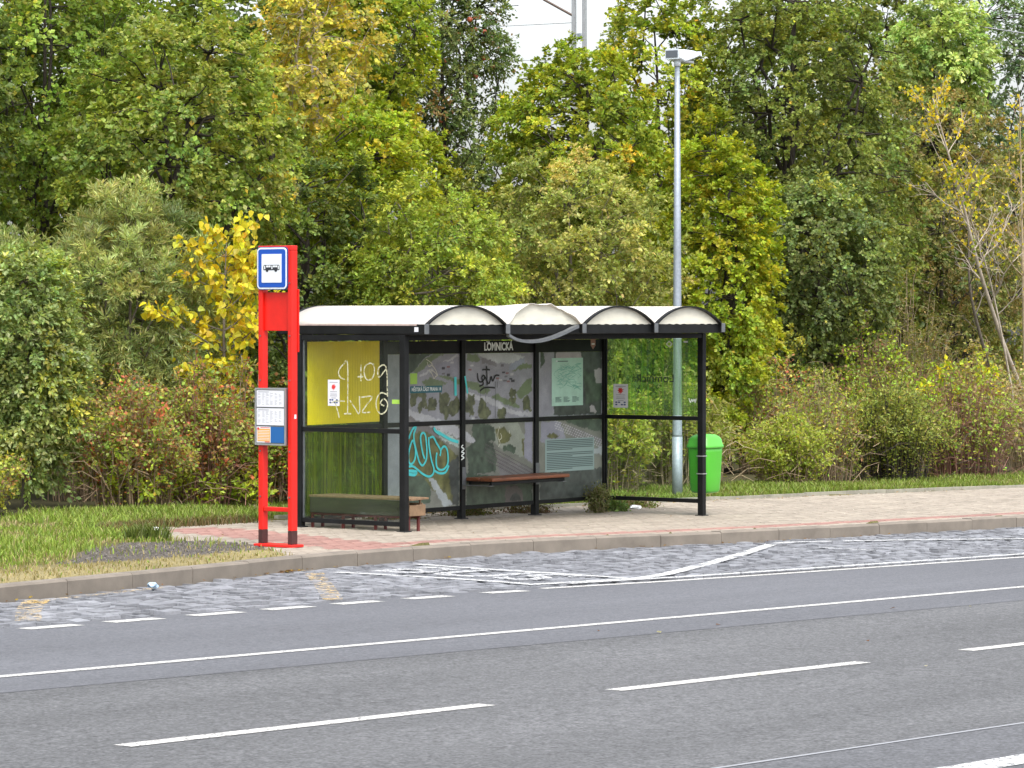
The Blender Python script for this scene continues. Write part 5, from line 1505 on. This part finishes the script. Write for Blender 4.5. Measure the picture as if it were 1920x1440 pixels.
tree('maple_tree', 'tall airy yellow-green maple in the middle with sky showing through', (18.7, 11.0), 3.0, 7.45, 1.6, YGD, .10, 'lobed', 125, 10, 11, .42, trunk=.10, lob=.4, inner=.45)
tree('maple_tree', 'airy yellow-green maple just left of the lamp head, sky showing through', (23.6, 13.0), 3.4, 9.3, 1.45, YGD, .10, 'lobed', 110, 10, 10, .42, trunk=.08, lob=.45, inner=.4)
tree('hazel_bush', 'large grey-green hazel rising behind the right half of the shelter roof', (12.69, 7.0), 1.2, 4.95, 1.9, HAZ, .085, 'ovate', 165, 11, 13, .40, 'bark_grey', .06, cat='bush', tw_show=60, lean=(0, 0))
tree('hazel_bush', 'mid-green hazel rising behind the left half of the shelter roof', (9.46, 7.2), 1.0, 4.5, 1.35, HAZY, .08, 'ovate', 120, 11, 13, .36, 'bark_grey', .06, cat='bush')
tree('oak_tree', 'shaded dark green tree directly right of the stop sign', (9.2, 9.2), 1.2, 4.9, 1.35, DARK, .085, 'lobed', 90, 11, 11, .38)
tree('oak_tree', 'tall narrow yellow-green oak right of the lamp post', (17.9, 7.6), .2, 5.9, 1.28, YG, .095, 'lobed', 170, 11, 11, .36, lob=.5, trunk=.08)
tree('oak_tree', 'big dark green oak filling the upper right of the picture', (25.6, 11.2), 1.9, 10.2, 2.5, DOAK, .10, 'lobed', 200, 13, 11, .46, trunk=.14)
tree('oak_tree', 'dark bluish green oak, lower and in front of the big dark oak', (23.3, 9.2), 1.2, 5.5, 1.65, DOAKB, .09, 'lobed', 140, 12, 11, .38, trunk=.09)
tree('olive_green_tree', 'olive brown tree behind the bare pale saplings', (36.2, 13.8), 1.6, 8.4, 2.7, OLI, .09, 'ovate', 170, 11, 12, .45)
tree('olive_green_tree', 'lower olive brown tree right of the dark bluish oak', (32.6, 12.0), 1.0, 6.0, 1.9, OLI, .085, 'ovate', 130, 11, 13, .42)
tree('walnut_tree', 'pale green walnut crown near the top right', (37.0, 14.6), 6.2, 9.6, 1.2, WAL, .13, 'ovate', 70, 11, 12, .45, droop=.6)
tree('conifer_like_tree', 'tall bluish green tree at the top right corner', (48.9, 20.0), 4.0, 12.2, 2.6, FAR, .12, 'ovate', 150, 11, 11, .5)
tree('backing_tree', 'dull dark tree behind the saplings at the right edge', (39.9, 15.4), .3, 6.9, 2.7, DARK + OLI[:2], .12, 'ovate', 120, 10, 11, .5)
tree('backing_tree', 'shaded tree standing under the big dark oak', (31.2, 13.2), .3, 5.3, 1.9, DARK, .11, 'wide', 90, 10, 11, .5)
tree('backing_tree', 'low shaded tree behind the hazels under the gap of sky', (19.4, 13.2), .6, 5.5, 2.6, DARK + HAZ[:1], .10, 'ovate', 150, 10, 11, .45)
tree('backing_tree', 'dark tree filling the wood behind the willow', (9.5, 13.2), .3, 5.2, 3.2, DARK, .11, 'wide', 120, 10, 11, .5)
tree('backing_tree', 'dark tree behind the narrow yellow-green oak', (24.0, 13.6), .3, 4.9, 2.2, DARK, .11, 'wide', 90, 10, 11, .5)
tree('backing_tree', 'low dark tree under the sky gap, behind the apple tree', (25.2, 17.2), .5, 7.0, 2.2, DARK + APP[:2], .10, 'wide', 120, 12, 11, .45)
tree('backing_tree', 'tall dark tree closing the wood at the far top left', (11.2, 15.4), 3.0, 8.6, 3.0, DARK + OAKG[:2], .11, 'wide', 150, 12, 11, .5)
tree('backing_tree', 'dark green tree between the forked oak and the yellow maple', (15.4, 15.6), 2.6, 8.8, 2.1, DARK + OAKG[:2], .11, 'wide', 120, 12, 11, .5)
tree('backing_tree', 'dark tree behind the dense rounded yellow-green tree', (19.4, 17.4), 3.0, 8.8, 1.7, DARK, .11, 'wide', 100, 12, 11, .5)
tree('backing_tree', 'deep green tree behind the big dark oak, left part', (33.0, 15.6), 2.6, 10.4, 2.0, DARK + DOAK[:1], .11, 'wide', 120, 12, 11, .5)
tree('backing_tree', 'deep green tree behind the big dark oak, right part', (40.5, 18.2), 3.0, 11.4, 2.6, DARK + OLI[:1], .12, 'wide', 140, 12, 11, .5)
tree('backing_tree', 'dark tree at the left end of the wood, just outside the frame', (6.8, 14.2), 1.5, 8.4, 1.9, DARK, .11, 'wide', 100, 11, 11, .5)
tree('backing_tree', 'dark tree in the far right of the wood beyond the frame', (46.5, 15.5), .3, 8.0, 2.8, DARK, .12, 'wide', 90, 10, 11, .5)
tree('willow_bush', 'grey-green willow with feathery narrow leaves left of the stop sign', (3.01, 6.95), .9, 4.0, 1.0, WIL, .105, 'lance', 120, 12, 20, .42, 'bark_grey', .05, cat='bush', up=.2, droop=-.1, spread=.7, lob=.4)
tree('willow_bush', 'silvery green sallow bush at the left edge', (-.15, 5.6), .15, 3.65, .78, GOAT, .07, 'ovate', 160, 11, 15, .34, 'bark_grey', .05, cat='bush')
tree('willow_bush', 'second feathery willow half hidden behind the sallow bush', (1.5, 7.6), .8, 3.5, .9, WIL, .10, 'lance', 80, 12, 18, .42, 'bark_grey', .05, cat='bush', up=.2, droop=-.1)

bush('bramble_bush', 'bramble thicket at the far left edge below the sallow', (-1.4, 5.3), 1.0, .8, BRAMG, .05, 'wide', 80, 24, rad=.006)
bush('bramble_bush', 'reddish bramble thicket under the sallow, nearest the left grass', (.95, 4.9), 1.8, .85, BRAM, .05, 'wide', 120, 26, rad=.006, bare=50)
bush('bramble_bush', 'brown and green rose thicket under the feathery willow', (2.1, 5.05), 2.1, .95, BRAM, .05, 'wide', 130, 26, 'twig_red', rad=.006, bare=40)
bush('bramble_bush', 'reddish brown thicket with green shoots under the yellow poplar sapling', (3.15, 5.1), 1.95, .9, BRAM, .052, 'wide', 130, 26, rad=.006, bare=40)
bush('bramble_bush', 'green shooting bramble directly behind the stop sign legs', (4.15, 4.9), 1.8, .8, BRAMG, .06, 'wide', 110, 26, rad=.006, bare=20)
bush('bramble_bush', 'taller olive thicket behind the reddish ones, below the willow', (2.2, 6.9), 2.6, 1.0, BRAMG, .055, 'ovate', 110, 26)
bush('elder_bush', 'bright green elder behind the left end pane of the shelter', (4.7, 4.55), 2.3, .8, GSH, .08, 'ovate', 90, 26)
bush('elder_bush', 'leafy green bush behind the first printed pane of the shelter', (6.3, 4.6), 2.4, .9, GSH, .08, 'ovate', 90, 26)
bush('elder_bush', 'leafy green bush behind the middle printed pane of the shelter', (8.1, 4.5), 2.4, .9, HAZY, .08, 'ovate', 90, 26)
bush('elder_bush', 'light green bush seen through the clear lower right pane', (10.2, 4.5), 2.0, .85, LSH, .075, 'ovate', 110, 28, 'twig_tan')
bush('elder_bush', 'green bush behind the lamp post foot', (12.0, 4.6), 2.1, .8, GSH, .07, 'ovate', 100, 28, 'twig_tan')
bush('elder_bush', 'lime green shoots showing just over the shelter roof', (9.0, 5.8), 3.05, 1.0, LIME, .09, 'ovate', 60, 22)
bush('lime_green_bush', 'bright yellow-green shrub right behind the litter bin', (14.0, 4.0), 1.35, .75, LSH, .055, 'ovate', 110, 30, 'twig', arch=.4)
bush('green_bush', 'olive green bush filling the gap just behind the litter bin', (12.9, 4.9), 1.5, .8, GSH, .06, 'ovate', 100, 24, 'twig_tan', arch=.5)
bush('green_bush', 'dense green shrub in the middle of the right verge', (17.2, 4.15), 1.95, 1.15, GSH, .055, 'ovate', 170, 32, 'bark', arch=.4)
bush('green_bush', 'olive shrub between the yellow-green shrub and the dense green shrub', (15.7, 4.5), 2.0, .95, BRAMG, .055, 'ovate', 100, 22, arch=.5, bare=40)
bush('bramble_bush', 'reddish brown thicket with lime shoots right of the dense green shrub', (20.2, 4.45), 2.2, 1.2, BRN + LSH[:1], .055, 'wide', 140, 19, 'twig_red', rad=.007, bare=90)
bush('bramble_bush', 'bare brown twiggy thicket with tan grass at the right edge', (23.3, 4.6), 2.3, 1.25, TAN + BRN[:3], .05, 'wide', 140, 16, 'twig_tan', rad=.007, bare=110)
bush('bramble_bush', 'brown stemmed thicket under the narrow yellow-green oak', (18.3, 6.9), 2.3, 1.1, BRAM, .055, 'wide', 110, 22, 'twig', rad=.007, bare=40)
bush('bramble_bush', 'dark reddish thicket with lime tops below the dark bluish oak', (22.8, 7.7), 2.8, 1.4, BRN + LIME[:2], .06, 'wide', 160, 24, 'twig_red', bare=40)
bush('bramble_bush', 'tangled olive thicket below the leaning sapling', (26.9, 7.9), 2.6, 1.3, BRAMG + TAN[:2], .06, 'wide', 140, 22, 'twig_tan', bare=50)
bush('bramble_bush', 'tan thicket just beyond the right edge of the photo', (27.2, 4.7), 2.3, 1.2, TAN, .055, 'wide', 90, 20, 'twig_tan', bare=50)
bush('olive_bush', 'sparse olive bush left of the leaning sapling, under the dark oak', (26.0, 9.0), 4.1, 1.3, OLI + [((.3, .27, .05), 1)], .065, 'ovate', 120, 26, 'twig_tan', arch=.2, rad=.009)
for lab, bx, by, h in [('lime shoots at the grass edge left of the thicket', .75, 4.75, .75), ('lime shoots in front of the rose thicket', 1.75, 4.75, .9), ('fresh green shoots low in front of the reddish thicket', 2.75, 4.6, .7),
    ('fresh green shoots seen between the sign posts', 3.55, 4.35, 1.1), ('tall lime shoots beside the left back post of the shelter', 4.3, 4.15, 1.0)]:
    bush('bramble_shoot', lab, (bx, by), h, .42, LIME + BRAMG[:1], .075, 'ovate', 12, 12, 'twig_red', rad=.005, cat='shrub', arch=.5, hvar=.5)
for lab, bx, by, h in [('lime topped shoot rising out of the reddish thicket', 20.3, 4.9, 2.35), ('lime green tuft at the top of the thicket near the right edge', 22.9, 5.6, 2.55), ('yellow-green shoot between the dense shrub and the reddish thicket', 18.9, 5.0, 1.5), ('small orange and lime shoots below the leaning sapling', 24.3, 4.9, 1.7)]:
    bush('bramble_shoot', lab, (bx, by), h, .55, LIME + YELP[:1], .085, 'ovate', 16, 11, 'twig_red', rad=.005, cat='shrub', arch=.5, hvar=.3, dens=(.55, 1))
bush('weed_plant', 'small pale flowering weed beside the back right shelter post', (5.46, 1.34), .50, .14, [((.15, .17, .06), 3), ((.2, .2, .09), 2)], .035, 'ovate', 34, 22, 'twig_tan', arch=.15, cat='weed', hvar=.3, rad=.004)
bush('weed_plant', 'low green leafy weed at the foot of the back right shelter post', (5.98, 1.50), .24, .28, [((.10, .16, .04), 3), ((.13, .2, .05), 2)], .055, 'ovate', 40, 14, 'twig', cat='weed', rad=.004)
bush('weed_plant', 'low mossy weeds under the middle printed pane', (3.7, 2.0), .2, .55, [((.10, .115, .02), 3), ((.07, .08, .02), 2), ((.14, .09, .04), 1)], .035, 'ovate', 70, 14, 'twig', cat='weed', rad=.003, ry=.3)
bush('weed_plant', 'low mossy weeds under the left printed pane', (2.2, 2.0), .2, .5, [((.12, .135, .02), 3), ((.08, .09, .02), 2)], .035, 'ovate', 60, 14, 'twig', cat='weed', rad=.003, ry=.3)
bush('weed_plant', 'low green and brown weeds below the clear lower right pane', (7.0, 1.95), .24, .6, [((.11, .15, .03), 3), ((.13, .09, .04), 1.5), ((.16, .19, .03), 1)], .045, 'ovate', 70, 14, 'twig', cat='weed', rad=.003, ry=.35)
bush('weed_plant', 'low brown weeds under the right printed pane', (4.8, 1.95), .18, .5, [((.10, .09, .025), 3), ((.10, .055, .03), 2)], .035, 'ovate', 60, 12, 'twig', cat='weed', rad=.003, ry=.3)

# saplings: bare branches drawn one by one, a few leaves at their ends
def sapling(name, label, base, axis, pal, bark, nbr, blen, size, shape, per_tip, r0, leafy=1.0, sub=5, cat='sapling', upb=.55, t0=.25, tip_bias=1.0):
    x, y = base; z0 = float(verge_z(x, y))
    e = empty(name, (x, y, z0), label, cat)
    mb = MB(); ax = [np.array([p[0] - x, p[1] - y, p[2] - z0]) for p in axis]
    ax = smooth_path(ax, 4); n = len(ax)
    mb.tube(ax, [r0 * (1 - .85 * i / (n - 1)) for i in range(n)], 8)
    tips = []; tdir = []
    for b in range(nbr):
        t = t0 + (1 - t0) * (b + rng.random()) / nbr
        i = min(int(t * (n - 1)), n - 2); a = ax[i]; tg = unit(ax[i + 1] - ax[i])
        d = unit(rdir(1)[0] * np.array([1, 1, .35]) + tg * upb + np.array([0, 0, upb * .6]))
        L = blen * (1.15 - .75 * t) * rng.uniform(.6, 1.2)
        pts = [a + d * L * s + np.array([0, 0, .18 * L * s * s]) + rng.normal(0, .015, 3) * (s > 0) * L for s in np.linspace(0, 1, 6)]
        rb = r0 * (1 - .85 * t) * .45 + .003
        mb.tube(pts, [rb * (1 - .7 * k / 5) for k in range(6)], 5, False)
        tips.append(pts[-1]); tdir.append(d)
        for _ in range(sub):
            k = rng.integers(1, 5); d2 = unit(d * .7 + rdir(1)[0] * .8 + np.array([0, 0, .3])); L2 = L * rng.uniform(.25, .55)
            p2 = [pts[k] + d2 * L2 * s + rng.normal(0, .01, 3) * (s > 0) for s in np.linspace(0, 1, 4)]
            mb.tube(p2, [rb * .45, rb * .38, rb * .3, rb * .2], 4, False)
            tips.append(p2[-1]); tdir.append(d2)
            for _ in range(2):
                d3 = unit(d2 + rdir(1)[0] * .8); p3 = [p2[2], p2[2] + d3 * L2 * .3, p2[2] + d3 * L2 * .55 + np.array([0, 0, .02])]
                mb.tube(p3, [rb * .25, rb * .2, rb * .15], 3, False); tips.append(p3[-1]); tdir.append(d3)
    tips = np.array(tips); tdir = np.array(tdir)
    mb.build('trunk', M[bark], e, 0, True)
    hgt = (tips[:, 2] - tips[:, 2].min()) / max(.01, np.ptp(tips[:, 2]))
    pk = rng.random(len(tips)) < leafy * (hgt ** tip_bias if tip_bias else 1)
    P = np.repeat(tips[pk], per_tip, 0); D = np.repeat(tdir[pk], per_tip, 0); m = len(P)
    P = P - D * rng.uniform(0, .30, (m, 1)) + rng.normal(0, .03, (m, 3))
    A = unit(rdir(m) * .8 + np.array([0, 0, -.75])); N = unit(rdir(m) + np.array([-.5, -.6, .2]))
    V, F, k = leaves(P, A, N, size * rng.uniform(.6, 1.2, m), shape)
    o = link('crown', raw_mesh('crown', V, F, False, np.repeat(leaf_cols(pal, m, None, .15), k, 0)), M['leaf'], e); o['kind'] = 'stuff'
    return e
sapling('poplar_sapling', 'yellow leaved poplar sapling just left of the stop sign', (3.55, 5.75), [(3.55, 5.75, -.1), (3.52, 5.75, 1.3), (3.45, 5.7, 2.4), (3.5, 5.7, 3.3)], YELP, 'bark_grey', 30, 1.12, .10, 'heart', 4, .035, 1.0, 5, t0=.30, tip_bias=.0, upb=.25)
sapling('poplar_sapling', 'leaning pale-barked sapling at the right edge with few yellow leaves on top', (27.9, 7.2), [(27.9, 7.2, -.4), (27.36, 7.2, .68), (26.45, 7.2, 1.87), (25.55, 7.2, 3.23), (24.97, 7.2, 4.37), (24.29, 7.2, 5.5), (23.9, 7.2, 6.2)], SAP, 'bark_pale', 15, 1.6, .075, 'heart', 3, .055, .9, 5, t0=.42, tip_bias=1.6)
sapling('poplar_sapling', 'thin pale sapling forking just left of the leaning one', (26.9, 7.0), [(26.9, 7.0, -.4), (26.2, 7.0, 1.6), (25.6, 7.0, 3.0), (24.9, 7.0, 4.1), (24.3, 7.0, 4.9)], SAP + YGD[:1], 'bark_pale', 13, 1.4, .075, 'heart', 3, .026, .8, 5, t0=.40, tip_bias=.8)
sapling('poplar_sapling', 'dull brown upright sapling crossing behind the leaning one', (27.4, 7.6), [(27.4, 7.6, -.4), (26.7, 7.6, 1.28), (26.0, 7.6, 2.65), (25.9, 7.6, 3.6), (25.9, 7.6, 4.8)], SAP, 'bark_grey', 10, 1.3, .07, 'heart', 2, .045, .5, 5, t0=.35)
sapling('birch_sapling', 'tan twiggy sapling rising at the top right edge, nearly leafless', (29.6, 8.4), [(29.6, 8.4, -.4), (29.5, 8.4, 2.0), (29.4, 8.4, 4.2), (29.3, 8.4, 6.6)], SAP, 'twig_tan', 24, 1.6, .07, 'heart', 2, .05, .55, 6, t0=.3)

# dark floor of the wood
n = 30000
x = rng.uniform(-4, 48, n); y = 8.2 + 9 * rng.random(n); z = verge_z(x, y) + 1.9 * rng.random(n) ** 1.4 * (.4 + .9 * noise2(x, y, 91, 3, .6))
V, F, k = leaves(np.stack([x, y, z], 1), rdir(n), unit(rdir(n) + np.array([0, 0, .6])), rng.uniform(.08, .16, n), 'wide')
link('undergrowth', raw_mesh('undergrowth', V, F, False, np.repeat(leaf_cols(DARK + BRAM[:2], n), k, 0)), M['leaf'], None, 'stuff')
n = 26000
x = rng.uniform(0, 75, n); y = 18.5 + 9 * rng.random(n); z = -G * x + 2.9 * rng.random(n) * (.5 + .8 * noise2(x, y, 95, 3, .4))
V, F, k = leaves(np.stack([x, y, z], 1), rdir(n), unit(rdir(n) + np.array([0, 0, .6])), rng.uniform(.14, .26, n), 'wide')
link('far_thicket', raw_mesh('far_thicket', V, F, False, np.repeat(leaf_cols(DARK + OLI[:1], n), k, 0)), M['leaf'], None, 'stuff')
